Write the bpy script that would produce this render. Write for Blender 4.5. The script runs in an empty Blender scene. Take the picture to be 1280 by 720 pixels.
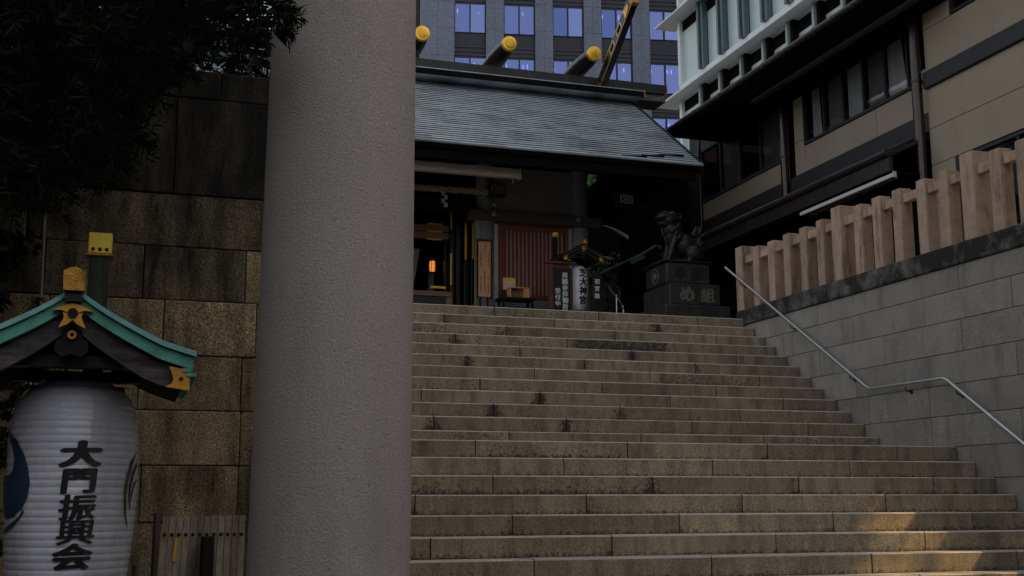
import bpy, bmesh, math, random
from mathutils import Vector, Matrix
random.seed(7)
R = math.radians
scn = bpy.context.scene
COL = scn.collection

# ------------------------------------------------------------------ camera
FPX, PITCH, YAW, ROLL = 1499.35, 0.1767, 0.3107, -0.0029
EYE = Vector((0, 0, 1.55))
Fw = Vector((math.sin(YAW)*math.cos(PITCH), math.cos(YAW)*math.cos(PITCH), math.sin(PITCH)))
Rt = Vector((math.cos(YAW), -math.sin(YAW), 0)); Up = Rt.cross(Fw)
Rt2 = math.cos(ROLL)*Rt + math.sin(ROLL)*Up; Up2 = -math.sin(ROLL)*Rt + math.cos(ROLL)*Up
cd = bpy.data.cameras.new('camera'); cam = bpy.data.objects.new('camera', cd); COL.objects.link(cam)
M3 = Matrix((Rt2, Up2, -Fw)).transposed()
cam.matrix_world = Matrix.Translation(EYE) @ M3.to_4x4()
cd.sensor_width = 36; cd.lens = FPX*36/1280; cd.clip_start = 0.05; cd.clip_end = 2000
scn.camera = cam

# ------------------------------------------------------------------ world, sun, exposure
SUN_EL = R(35); SUN_AZ = math.atan2(.93, -.37)      # azimuth measured from +Y towards +X
w = bpy.data.worlds.new('World'); scn.world = w; w.use_nodes = True
nt = w.node_tree; bg = nt.nodes['Background']
sky = nt.nodes.new('ShaderNodeTexSky'); sky.sky_type = 'NISHITA'; sky.sun_disc = False
sky.sun_elevation = SUN_EL; sky.sun_rotation = SUN_AZ; sky.air_density = 1.0; sky.dust_density = 3.0; sky.ozone_density = 1.0
hs = nt.nodes.new('ShaderNodeHueSaturation'); hs.inputs['Saturation'].default_value = .24      # hazy, whitish city sky
nt.links.new(sky.outputs[0], hs.inputs['Color']); nt.links.new(hs.outputs[0], bg.inputs[0]); bg.inputs[1].default_value = 0.15
sd = bpy.data.lights.new('sun', 'SUN'); so = bpy.data.objects.new('sun', sd); COL.objects.link(so)
sd.energy = 2.6; sd.angle = R(.9); sd.color = (1, .64, .25)
SUNV = Vector((math.sin(SUN_AZ)*math.cos(SUN_EL), math.cos(SUN_AZ)*math.cos(SUN_EL), math.sin(SUN_EL)))
so.rotation_euler = SUNV.to_track_quat('Z', 'Y').to_euler()
vs = scn.view_settings; vs.view_transform = 'Standard'; vs.look = 'None'; vs.exposure = 0.45; vs.gamma = 1
vs.use_curve_mapping = False
scn.cycles.max_bounces = 6; scn.cycles.transparent_max_bounces = 8

# ------------------------------------------------------------------ materials
MATS = {}
def mat(name, c1, c2=None, rough=.8, scale=3., speck=0., speck_scale=160., stain=None, stain_amt=0., streak=False,
        bump=0., bump_scale=60., metal=0., rnd=0., grain=None, emit=None, spec=.5, attr=None, pits=None, coat=0., stain_lo=.5, stain_hi=.65, stain_scale=2.5):
    if name in MATS: return MATS[name]
    m = bpy.data.materials.new(name); m.use_nodes = True; n = m.node_tree.nodes; l = m.node_tree.links
    b = n['Principled BSDF']; b.inputs['Roughness'].default_value = rough; b.inputs['Metallic'].default_value = metal
    b.inputs['Specular IOR Level'].default_value = spec; b.inputs['Coat Weight'].default_value = coat
    geo = n.new('ShaderNodeNewGeometry'); oi = n.new('ShaderNodeObjectInfo')
    off = n.new('ShaderNodeVectorMath'); off.operation = 'ADD'
    mul = n.new('ShaderNodeMath'); mul.operation = 'MULTIPLY'; mul.inputs[1].default_value = 37. if rnd else 0.
    l.new(oi.outputs['Random'], mul.inputs[0]); l.new(geo.outputs['Position'], off.inputs[0]); l.new(mul.outputs[0], off.inputs[1])
    P = off.outputs[0]
    if grain:   # stretched wood grain, scale vector
        mp = n.new('ShaderNodeMapping'); mp.inputs['Scale'].default_value = grain; l.new(P, mp.inputs[0]); PG = mp.outputs[0]
    else: PG = P
    def noise(vec, s, det=5, ro=.6):
        t = n.new('ShaderNodeTexNoise'); t.inputs['Scale'].default_value = s; t.inputs['Detail'].default_value = det
        t.inputs['Roughness'].default_value = ro; l.new(vec, t.inputs['Vector']); return t.outputs['Fac']
    def ramp(fac, lo, hi):
        r = n.new('ShaderNodeMapRange'); r.inputs[1].default_value = lo; r.inputs[2].default_value = hi; l.new(fac, r.inputs[0]); return r.outputs[0]
    def mix(fac, a, bb, typ='MIX'):
        x = n.new('ShaderNodeMix'); x.data_type = 'RGBA'; x.blend_type = typ
        for s, v in ((x.inputs[0], fac), (x.inputs[6], a), (x.inputs[7], bb)):
            if isinstance(v, (tuple, list)): s.default_value = (*v[:3], 1)
            elif isinstance(v, (int, float)): s.default_value = v
            else: l.new(v, s)
        return x.outputs[2]
    c2 = c2 or tuple(x*.75 for x in c1)
    col = mix(ramp(noise(PG, scale), .35, .65), c1, c2)
    if rnd:
        rr = n.new('ShaderNodeMapRange'); rr.inputs[3].default_value = 1-rnd; rr.inputs[4].default_value = 1+rnd
        l.new(oi.outputs['Random'], rr.inputs[0])
        vm = n.new('ShaderNodeVectorMath'); vm.operation = 'SCALE'; l.new(col, vm.inputs[0]); l.new(rr.outputs[0], vm.inputs['Scale']); col = vm.outputs[0]
    if speck:
        s = ramp(noise(P, speck_scale, 3, .7), .38, .62)
        sm = n.new('ShaderNodeMapRange'); sm.inputs[3].default_value = 1-speck; sm.inputs[4].default_value = 1+speck; l.new(s, sm.inputs[0])
        vm = n.new('ShaderNodeVectorMath'); vm.operation = 'SCALE'; l.new(col, vm.inputs[0]); l.new(sm.outputs[0], vm.inputs['Scale']); col = vm.outputs[0]
    if stain:
        mp = n.new('ShaderNodeMapping'); mp.inputs['Scale'].default_value = (2.2, 2.2, .45) if streak else (1, 1, 1); l.new(P, mp.inputs[0])
        f = ramp(noise(mp.outputs[0], stain_scale, 7, .68), stain_lo, stain_hi)
        a = n.new('ShaderNodeMath'); a.operation = 'MULTIPLY'; a.inputs[1].default_value = stain_amt; l.new(f, a.inputs[0])
        col = mix(a.outputs[0], col, stain)
    if pits:        # sparse small dark pits
        col = mix(ramp(noise(P, 62, 3, .75), .66, .72), col, pits)
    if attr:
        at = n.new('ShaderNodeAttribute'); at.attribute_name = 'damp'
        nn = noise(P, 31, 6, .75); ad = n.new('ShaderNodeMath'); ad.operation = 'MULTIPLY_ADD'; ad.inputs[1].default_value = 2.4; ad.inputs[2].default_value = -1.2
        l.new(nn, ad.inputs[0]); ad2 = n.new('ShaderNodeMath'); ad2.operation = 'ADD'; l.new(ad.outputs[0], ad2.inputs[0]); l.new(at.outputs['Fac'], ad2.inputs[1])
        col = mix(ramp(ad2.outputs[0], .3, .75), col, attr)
    l.new(col, b.inputs['Base Color'])
    if bump:
        bp = n.new('ShaderNodeBump'); bp.inputs['Strength'].default_value = bump; bp.inputs['Distance'].default_value = .01
        l.new(noise(PG, bump_scale, 4, .65), bp.inputs['Height']); l.new(bp.outputs[0], b.inputs['Normal'])
    if emit:
        b.inputs['Emission Color'].default_value = (*emit[:3], 1); b.inputs['Emission Strength'].default_value = emit[3]
    MATS[name] = m; return m

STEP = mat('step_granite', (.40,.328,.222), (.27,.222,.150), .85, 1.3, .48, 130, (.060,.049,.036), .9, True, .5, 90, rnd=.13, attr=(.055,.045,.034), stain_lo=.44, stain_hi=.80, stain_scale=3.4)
TREAD = mat('skylit_tread_granite', (.58,.53,.46), (.47,.42,.36), .75, 2.2, .25, 120, (.22,.19,.15), .5, False, .3, 90, rnd=.08, stain_lo=.55, stain_hi=.75)  # lighter copy of the step granite: skylight on treads and nosings painted in
STEPB = mat('step_bed', (.022,.019,.016), (.015,.013,.011), .95, 6, spec=.1)
WALLR = mat('grey_granite', (.39,.368,.322), (.31,.293,.255), .85, 2.2, .36, 130, (.10,.10,.095), .55, True, .4, 90, rnd=.09, stain_lo=.52, stain_hi=.74)
CAPR = mat('sooty_cap_granite', (.22,.21,.195), (.12,.115,.105), .9, 4, .3, 110, (.018,.018,.017), .97, False, .6, 50, rnd=.12, stain_lo=.36, stain_hi=.54, stain_scale=3.5)
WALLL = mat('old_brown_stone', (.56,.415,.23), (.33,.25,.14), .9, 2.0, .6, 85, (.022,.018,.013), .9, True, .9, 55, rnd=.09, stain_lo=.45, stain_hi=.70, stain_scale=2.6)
WALLD = mat('blackish_brown_stone', (.11,.085,.055), (.05,.04,.03), .95, 3, .5, 110, (.010,.009,.008), .95, True, .9, 55, rnd=.2, stain_lo=.36, stain_hi=.56)
WALLM = mat('darker_brown_stone', (.32,.245,.15), (.18,.14,.088), .9, 2.2, .55, 85, (.016,.013,.010), .94, True, .9, 55, rnd=.2, stain_lo=.40, stain_hi=.62)
JOINT = mat('dark_joint', (.03,.028,.025), (.02,.018,.016), .95, 8)
JOINTG = mat('grey_joint', (.09,.088,.082), (.06,.058,.055), .95, 8)
PILLAR = mat('rough_concrete_pillar', (.575,.498,.468), (.51,.443,.416), .9, 1.3, .11, 150, (.30,.265,.25), .5, True, .75, 130, stain_lo=.50, stain_hi=.8, stain_scale=2.2, pits=(.20,.17,.165))
POST = mat('pink_granite_post', (.56,.395,.295), (.43,.30,.22), .85, 7, .14, 140, (.10,.07,.05), .85, True, .35, 60, rnd=.13, stain_lo=.52, stain_hi=.70, stain_scale=4)
STEEL = mat('brushed_steel', (.62,.63,.66), (.52,.53,.56), .28, 8, metal=1.)
ROOF = mat('weathered_copper_shingle', (.46,.52,.55), (.37,.42,.45), .38, 2., .2, 60, (.10,.125,.145), .7, False, .2, 40, rnd=0, spec=.9, stain_lo=.48, stain_hi=.68, stain_scale=1.3)
BUTT = mat('shingle_butt_edge', (.07,.085,.095), (.05,.06,.07), .7, 6)
RIDGE = mat('dark_ridge_copper', (.016,.017,.017), (.010,.011,.011), .5, 5, stain=(.12,.115,.10), stain_amt=.6, streak=True, stain_lo=.58, stain_hi=.7, stain_scale=5)
RIDGEB = mat('ridge_cover_copper', (.10,.12,.13), (.06,.075,.085), .38, 4, spec=.7)
BLACKW = mat('black_lacquer', (.008,.008,.008), (.005,.005,.005), .35, 4)
DARKW = mat('dark_timber', (.024,.018,.014), (.014,.011,.009), .7, 6, spec=.25, grain=(1,1,1))
GOLD = mat('gilt_metal', (.98,.56,.05), (.85,.44,.035), .36, 9, metal=.4, stain=(.25,.12,.02), stain_amt=.5, stain_scale=12)
GOLDC = mat('bright_gilt_cap', (1,.60,.06), (.92,.52,.05), .3, 5, metal=.55)
CAPG = mat('bright_brass_cap', (1,.70,.05), (.95,.62,.04), .4, 9, metal=.15, stain=(.55,.30,.03), stain_amt=.35, stain_scale=14)
GOLDL = mat('pale_gilt_line', (.85,.66,.34), (.7,.52,.25), .4, 6, metal=.4)
LOGB = mat('glossy_black_log', (.006,.006,.006), (.004,.004,.004), .3, 4, spec=.5)
GOLDD = mat('worn_brass', (.62,.30,.05), (.42,.19,.03), .42, 14, metal=.55, stain=(.10,.05,.015), stain_amt=.7, stain_scale=18, bump=.4)
COPPER = mat('verdigris_copper', (.15,.55,.40), (.11,.43,.32), .55, 6, .1, 90, (.10,.16,.11), .5, False, stain_scale=9)
COPPERL = mat('pale_verdigris_edge', (.28,.62,.58), (.20,.50,.46), .5, 6, stain=(.08,.2,.17), stain_amt=.4, stain_scale=9)
MOSSW = mat('mossy_green_post', (.045,.06,.025), (.02,.026,.012), .8, 5, grain=(8,8,.8), bump=.4)
BARGE = mat('greyed_bargeboard', (.24,.205,.215), (.07,.055,.055), .75, 4, grain=(2,6,9), stain=(.02,.015,.014), stain_amt=.7, bump=.4)
FIT = mat('orange_gilt_fitting', (.95,.46,.05), (.80,.36,.035), .4, 9, metal=.3, stain=(.25,.11,.02), stain_amt=.6, stain_scale=14)
PLASTER = mat('grey_plaster', (.70,.67,.60), (.62,.59,.53), .9, 2)
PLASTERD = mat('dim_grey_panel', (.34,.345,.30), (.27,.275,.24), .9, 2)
COLUMN = mat('grey_round_column', (.26,.28,.31), (.21,.23,.26), .75, 3)
REDD = mat('dim_red_frame', (.15,.045,.03), (.10,.03,.02), .65, 6)
REDW = mat('red_brown_timber', (.30,.075,.045), (.20,.05,.032), .6, 6, grain=(12,12,1))
SLAT = mat('pinkish_slat', (.50,.31,.28), (.40,.24,.22), .6, 6, grain=(12,12,1))
BROWNW = mat('brown_bench_timber', (.34,.20,.13), (.24,.14,.09), .6, 6, grain=(1,8,8))
HINOKI = mat('orange_cypress_board', (.85,.42,.20), (.72,.34,.15), .7, 4, grain=(14,14,1.2))
INK = mat('black_ink', (.006,.006,.006), (.005,.005,.005), .6, 5)
WHITEP = mat('white_sign_paint', (.75,.75,.78), (.65,.65,.68), .7, 5)
DIMP = mat('greyed_paint', (.32,.31,.28), (.24,.23,.20), .8, 5)
CARVE = mat('dark_carved_letters', (.012,.011,.010), (.008,.008,.007), .8, 5)
BEAMB = mat('dull_brown_beam', (.13,.11,.085), (.09,.075,.06), .8, 5)
BRONZE = mat('dark_bronze', (.030,.027,.026), (.017,.016,.015), .36, 9, metal=.4, bump=.5, bump_scale=45)
PEDES = mat('dark_pedestal_stone', (.042,.036,.031), (.022,.019,.017), .6, 5, .3, 120, (.010,.009,.008), .7, True)
BEIGE = mat('beige_cladding_panel', (.40,.335,.255), (.375,.312,.237), .85, 1.0, .05, 120, (.26,.215,.16), .45, True, .12, 90, rnd=.03, stain_lo=.55, stain_hi=.75)
DARKM = mat('dark_brown_metal', (.035,.028,.026), (.025,.02,.018), .38, 7, stain=(.10,.085,.075), stain_amt=.35, stain_scale=6, bump=.1)
BAND = mat('charcoal_band', (.028,.029,.034), (.022,.023,.027), .6, 5)
PIPE = mat('bronze_drainpipe', (.060,.042,.034), (.045,.031,.025), .2, 5, metal=.6, spec=.9)
CURTAIN = mat('net_curtain', (.85,.87,.88), (.55,.58,.60), .9, 30, grain=(1,14,.3))
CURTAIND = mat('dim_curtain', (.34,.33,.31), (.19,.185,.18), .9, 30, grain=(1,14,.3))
BLIND = mat('dim_venetian_blind', (.24,.25,.27), (.08,.085,.09), .8, 20, grain=(1,1,22))
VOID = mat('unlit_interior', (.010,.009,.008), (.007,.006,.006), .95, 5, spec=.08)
WHITEB = mat('white_aluminium_panel', (.88,.91,.93), (.82,.86,.88), .45, 1.2, spec=.4)
FROST = mat('frosted_green_glass', (.64,.79,.75), (.58,.73,.69), .25, .8, spec=.6)
FINM = mat('teal_grey_fin', (.13,.19,.21), (.10,.155,.175), .4, 3)
TUBE = mat('white_tube_housing', (.74,.74,.70), (.66,.66,.62), .5, 4)
CREAM = mat('cream_light_cover', (.60,.52,.42), (.50,.43,.35), .6, 3, stain=(.3,.24,.18), stain_amt=.4)
TOWER = mat('blue_grey_tower_stone', (.225,.255,.335), (.19,.218,.29), .7, .5, .2, 7, rnd=0)
LOUVRE = mat('dark_louvre_metal', (.03,.032,.045), (.022,.024,.036), .5, 1)
LOUVREL = mat('louvre_edge_metal', (.085,.09,.12), (.07,.075,.10), .5, 1)
PAPER = mat('lantern_paper', (.84,.84,.90), (.72,.72,.80), .42, 3.5, .04, 50, (.42,.37,.35), .5, True, .35, 18, stain_lo=.42, stain_hi=.7, spec=.6, coat=.5, stain_scale=4.5)
BLUEP = mat('indigo_crest_paint', (.045,.085,.15), (.028,.055,.10), .45, 5, coat=.3)
ROPE = mat('straw_rope', (.55,.43,.24), (.38,.29,.16), .9, 30, bump=.6)
BARK = mat('tree_bark', (.06,.045,.03), (.03,.024,.018), .95, 12, grain=(3,3,.6), bump=.8)
PLANK = mat('weathered_plank', (.46,.37,.28), (.32,.255,.195), .8, 5, .1, 90, (.10,.07,.045), .6, True, .4, 60, rnd=.18, grain=(12,12,1))
RUST = mat('rusty_bolt', (.06,.035,.022), (.03,.018,.012), .5, 20, metal=.4)
YELLOW = mat('yellow_tag_plastic', (.85,.50,.03), (.75,.42,.02), .5, 9)
ASPH = mat('street_asphalt', (.06,.06,.06), (.045,.045,.045), .9, 3, .3, 90)
PAVE = mat('terrace_paving', (.22,.20,.17), (.17,.155,.13), .9, 2, .3, 90, rnd=.05)
BRICK = mat('red_brown_brick', (.17,.10,.075), (.12,.07,.05), .9, 3)
SHADE = mat('lit_lantern_paper', (.9,.35,.08), (.8,.28,.05), .7, 5, emit=(1,.30,.05,.55))
LAMPW = mat('office_ceiling_lamp', (.9,.9,.9), (.9,.9,.9), .5, 5, emit=(.9,.95,1,3.2))
PINKP = mat('poster_pink', (.75,.20,.55), (.95,.70,.85), .6, 45)
POSTER = mat('poster_orange', (.95,.60,.15), (.85,.65,.25), .6, 30)

def leafmat(name, c1, c2):
    m = mat(name, c1, c2, .75, 4, spec=.15); return m
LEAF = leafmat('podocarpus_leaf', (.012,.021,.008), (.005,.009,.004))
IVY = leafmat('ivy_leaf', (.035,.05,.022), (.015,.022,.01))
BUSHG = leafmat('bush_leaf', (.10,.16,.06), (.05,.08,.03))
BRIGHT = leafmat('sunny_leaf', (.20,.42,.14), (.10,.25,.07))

def glassmat(name, tint, gl, trans, rough=.05):
    m = bpy.data.materials.new(name); m.use_nodes = True; n = m.node_tree.nodes; l = m.node_tree.links
    n.remove(n['Principled BSDF']); out = n['Material Output']
    g = n.new('ShaderNodeBsdfGlossy'); g.inputs['Color'].default_value = (*gl, 1); g.inputs['Roughness'].default_value = rough
    t = n.new('ShaderNodeBsdfTransparent'); t.inputs['Color'].default_value = (*tint, 1)
    x = n.new('ShaderNodeMixShader'); x.inputs[0].default_value = trans
    l.new(g.outputs[0], x.inputs[1]); l.new(t.outputs[0], x.inputs[2]); l.new(x.outputs[0], out.inputs[0]); return m
BLUEGL = glassmat('blue_office_glass', (.55,.62,.95), (.25,.31,.62), .38, .03)
BLUEGL2 = glassmat('deep_blue_office_glass', (.45,.52,.85), (.20,.26,.56), .45, .03)
BLUEGL3 = glassmat('pale_blue_office_glass', (.6,.68,1), (.28,.35,.66), .34, .03)
TBLIND = mat('pale_blue_blind', (.42,.46,.60), (.36,.40,.53), .8, 2)
HOUSEGL = glassmat('dim_window_glass', (.85,.85,.85), (.5,.5,.52), .86)
PLAST = glassmat('clear_plastic_film', (.96,.96,.96), (.7,.7,.72), .9, .12)

# ------------------------------------------------------------------ builders
def tag(o, label=None, cat=None, group=None, kind=None):
    for k, v in (('label', label), ('category', cat), ('group', group), ('kind', kind)):
        if v: o[k] = v
    return o
def thing(name, loc, label, cat, group=None, kind=None):
    o = bpy.data.objects.new(name, None); COL.objects.link(o); o.location = loc; o.empty_display_size = .1
    return tag(o, label, cat, group, kind)
ORG = {}
def worg(p):
    v = Vector((0,0,0))
    while p is not None: v += Vector(p.location); p = p.parent
    return v
class MB:
    def __init__(s): s.v = []; s.f = []; s.mi = []; s.cur = 0
    def add(s, vs, fs):
        k = len(s.v); s.v += [tuple(a) for a in vs]; s.f += [tuple(i+k for i in f) for f in fs]; s.mi += [s.cur]*len(fs)
        return s
    def box(s, x0, x1, y0, y1, z0, z1):
        return s.add([(x,y,z) for z in (z0,z1) for y in (y0,y1) for x in (x0,x1)],
              [(0,2,3,1),(4,5,7,6),(0,1,5,4),(2,6,7,3),(0,4,6,2),(1,3,7,5)])
    def cbox(s, x0, x1, y0, y1, z0, z1, b=.006):
        c = [(x0+x1)/2,(y0+y1)/2,(z0+z1)/2]; h = [(x1-x0)/2,(y1-y0)/2,(z1-z0)/2]; b = min(b, min(h)*.8)
        vs = {}; L = []
        for sx in (-1,1):
            for sy in (-1,1):
                for sz in (-1,1):
                    sg = (sx,sy,sz)
                    for ax in range(3):
                        p = [c[i]+sg[i]*(h[i]-(0 if i == ax else b)) for i in range(3)]
                        vs[(sg,ax)] = len(L); L.append(tuple(p))
        F = []
        def out(f):
            a = [Vector(L[i]) for i in f]; nn = (a[1]-a[0]).cross(a[2]-a[0]); m = sum(a, Vector())/len(a)-Vector(c)
            F.append(f if nn.dot(m) > 0 else f[::-1])
        for ax in range(3):
            o = [i for i in range(3) if i != ax]
            for sgn in (-1,1):
                q = []
                for a2, b2 in ((-1,-1),(1,-1),(1,1),(-1,1)):
                    sg = [0,0,0]; sg[ax] = sgn; sg[o[0]] = a2; sg[o[1]] = b2; q.append(vs[(tuple(sg),ax)])
                out(tuple(q))
            for a2 in (-1,1):
                for b2 in (-1,1):
                    sa = [0,0,0]; sa[ax] = -1; sa[o[0]] = a2; sa[o[1]] = b2; sb = list(sa); sb[ax] = 1
                    out((vs[(tuple(sa),o[0])], vs[(tuple(sb),o[0])], vs[(tuple(sb),o[1])], vs[(tuple(sa),o[1])]))
        for sx in (-1,1):
            for sy in (-1,1):
                for sz in (-1,1): out(tuple(vs[((sx,sy,sz),a)] for a in range(3)))
        return s.add(L, F)
    def bar(s, a, b, w, h, up=(0,0,1)):
        a = Vector(a); b = Vector(b); d = (b-a).normalized(); u = Vector(up); r = d.cross(u)
        if r.length < 1e-4: r = d.cross(Vector((1,0,0)))
        r.normalize(); u = r.cross(d); r *= w/2; u = u*h/2
        return s.add([a-r-u,a+r-u,a+r+u,a-r+u,b-r-u,b+r-u,b+r+u,b-r+u],[(0,1,2,3),(7,6,5,4),(0,4,5,1),(1,5,6,2),(2,6,7,3),(3,7,4,0)])
    def tube(s, pts, rad, n=12, caps=True):
        pts = [Vector(p) for p in pts]; k = len(s.v); m = len(pts)
        rad = rad if isinstance(rad, (list,tuple)) else [rad]*m
        ref = None; vs = []
        for i, p in enumerate(pts):
            d = (pts[min(i+1,m-1)]-pts[max(i-1,0)]).normalized()
            if ref is None:
                ref = d.cross(Vector((0,0,1)))
                if ref.length < .01: ref = d.cross(Vector((1,0,0)))
            ref = (ref-d*ref.dot(d)).normalized(); q = d.cross(ref)
            for j in range(n):
                t = 2*math.pi*j/n; vs.append(p+(ref*math.cos(t)+q*math.sin(t))*rad[i])
        fs = [(i*n+j, i*n+(j+1)%n, (i+1)*n+(j+1)%n, (i+1)*n+j) for i in range(m-1) for j in range(n)]
        if caps: fs += [tuple(range(n))[::-1], tuple((m-1)*n+j for j in range(n))]
        return s.add(vs, fs)
    def lathe(s, prof, cx, cy, n=48):
        vs = [(cx+r*math.cos(2*math.pi*j/n), cy+r*math.sin(2*math.pi*j/n), z) for r, z in prof for j in range(n)]
        m = len(prof)
        fs = [(i*n+j, i*n+(j+1)%n, (i+1)*n+(j+1)%n, (i+1)*n+j) for i in range(m-1) for j in range(n)]
        fs += [tuple(range(n))[::-1], tuple((m-1)*n+j for j in range(n))]
        return s.add(vs, fs)
    def prism(s, poly, axis, a, b):     # poly: 2-D points; axis: extrusion axis letter
        n = len(poly)
        def P(p, t): return {'y': (p[0],t,p[1]), 'x': (t,p[0],p[1]), 'z': (p[0],p[1],t)}[axis]
        vs = [P(p,a) for p in poly]+[P(p,b) for p in poly]
        return s.add(vs, [tuple(range(n))[::-1], tuple(range(n,2*n))]+[(i,(i+1)%n,n+(i+1)%n,n+i) for i in range(n)])
    def ball(s, c, r, sc=(1,1,1), n=12, m=8, rot=None):
        vs = []; c = Vector(c)
        for i in range(m+1):
            ph = math.pi*i/m
            for j in range(n):
                t = 2*math.pi*j/n; p = Vector((r*sc[0]*math.sin(ph)*math.cos(t), r*sc[1]*math.sin(ph)*math.sin(t), -r*sc[2]*math.cos(ph)))
                if rot: p = rot @ p
                vs.append(c+p)
        return s.add(vs, [(i*n+j, i*n+(j+1)%n, (i+1)*n+(j+1)%n, (i+1)*n+j) for i in range(m) for j in range(n)])
    def build(s, name, material, parent=None, smooth=False, fix=False, weld=False):
        me = bpy.data.meshes.new(name); o0 = worg(parent)
        me.from_pydata([(x-o0.x,y-o0.y,z-o0.z) for x,y,z in s.v], [], s.f)
        if isinstance(material, (list,tuple)):
            for mm in material: me.materials.append(mm)
            me.polygons.foreach_set('material_index', s.mi)
        else: me.materials.append(material)
        if fix or weld:
            bm = bmesh.new(); bm.from_mesh(me)
            if weld: bmesh.ops.remove_doubles(bm, verts=bm.verts, dist=1e-5)
            if fix: bmesh.ops.recalc_face_normals(bm, faces=bm.faces)
            bm.to_mesh(me); bm.free()
        if smooth:
            me.polygons.foreach_set('use_smooth', [True]*len(me.polygons))
            if smooth != 'all':
                me.set_sharp_from_angle(angle=R(40))
        ob = bpy.data.objects.new(name, me); COL.objects.link(ob); ob.parent = parent
        return ob
def ray(u, v): return Fw + Rt2*((u-640)/FPX) - Up2*((v-360)/FPX)
def atY(u, v, y): r = ray(u,v); return EYE + r*(y/r.y)

def glyph_mesh(body, bold, sub=8):
    cu = bpy.data.curves.new('glyphs', 'FONT'); cu.body = body; cu.size = 1; cu.offset = bold; cu.align_x = 'CENTER'
    cu.resolution_u = 3; cu.fill_mode = 'FRONT'
    ob = bpy.data.objects.new('glyphs', cu); COL.objects.link(ob)
    dg = bpy.context.evaluated_depsgraph_get(); dg.update()
    me = bpy.data.meshes.new_from_object(ob.evaluated_get(dg))
    bpy.data.objects.remove(ob); bpy.data.curves.remove(cu)
    bm = bmesh.new(); bm.from_mesh(me)
    if sub:
        for i in range(1, sub):
            t = -.5+i/sub
            for co, no in (((t,0,0),(1,0,0)), ((0,t+.4,0),(0,1,0))):
                bmesh.ops.bisect_plane(bm, geom=bm.verts[:]+bm.edges[:]+bm.faces[:], plane_co=co, plane_no=no)
    bm.to_mesh(me); bm.free()
    V = [v.co.copy() for v in me.vertices]; Fs = [tuple(p.vertices) for p in me.polygons]
    if V:
        cx = (min(v.x for v in V)+max(v.x for v in V))/2; cy = (min(v.y for v in V)+max(v.y for v in V))/2
        V = [(v.x-cx, v.y-cy) for v in V]
    return V, Fs
def glyph(name, ch, mp, mtl, parent, bold=.02, sub=0):
    V, Fs = glyph_mesh(ch, 0, sub); m = MB(); m.add([mp(x,y,0) for x,y in V], Fs)
    if bold:        # brush-thick strokes: the same outline laid again a little to each side
        for i in range(8):
            a = math.pi*i/4; rr = bold*(1.25 if i % 4 == 0 else 1)
            m.add([mp(x+rr*math.cos(a), y+rr*math.sin(a)*.7, i+1) for x,y in V], Fs)
    return m.build(name, mtl, parent)

# ------------------------------------------------------------------ ground, terrace
MB().box(-400,400,-400,600,-1,0).build('street_ground', ASPH)
tag(bpy.data.objects['street_ground'], kind='structure')
t = MB(); t.box(-30,1.0,8.5,14.75,0,4.0); t.box(-30,40,14.75,80,0,4.0); t.box(8.35,10.4,9.0,14.75,0,4.0); t.box(10.4,40,8.66,14.75,0,4.0)
tag(t.build('terrace', PAVE), kind='structure')

# ------------------------------------------------------------------ staircase
H = .16; YL, ZL, T1, LD, T2 = 10.2294, 2.0909, .2653, 1.3117, .2677
def edge(k): return (YL+(LD+T2*(k-1) if k > 0 else T1*k), ZL+H*k)
XL, XR = 1.3, 7.985
stair = thing('stone_staircase', (4.6, 7, 0), None, None, kind='structure')
J = {}     # joints along each course as photo columns
def c1(*a): return [500+x/3.2 for x in a]
def c3(*a): return [880+x/3.2 for x in a]
J[12] = c1(378,795,1190); J[11] = c1(178,617,1030); J[10] = c1(427,860)+[896]; J[9] = c1(222,668,1100)
J[8] = c1(480,928)+c3(130); J[7] = c1(270,738,1183); J[6] = c1(538,1000)+c3(222); J[5] = c1(320,808,1265)
J[4] = c1(85,560,1082)+c3(318); J[3] = c1(375,880)+c3(143); J[2] = c1(135,665,1168)+c3(417); J[1] = c1(437,965)+c3(240)
J[0] = c1(302,910)+c3(255,772); J[-1] = c1(655,1250)+c3(583); J[-2] = c1(372,1010)+c3(380,917); J[-3] = c1(60,745)+c3(153,727)
J[-4] = c1(450,1118)+c3(517,1075); J[-5] = c1(122,848)+c3(288,885); J[-6] = c1(537,1247)+c3(672,1253)
DAMP = {(9,2):.72,(-2,1):.25,(1,0):.35}
SPOT = {(8,1):.95,(8,0):.3,(7,0):.9,(7,1):.6,(7,2):.55,(3,0):.95,(3,1):.6,(2,0):.7,(2,1):.8,(4,1):1.0,(5,0):.3,(9,0):.7,(-2,1):.7,(10,0):.6,(11,2):.8,(10,1):.5,(12,0):.4,(-4,0):.4,(11,0):.6}
bed = MB()
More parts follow.
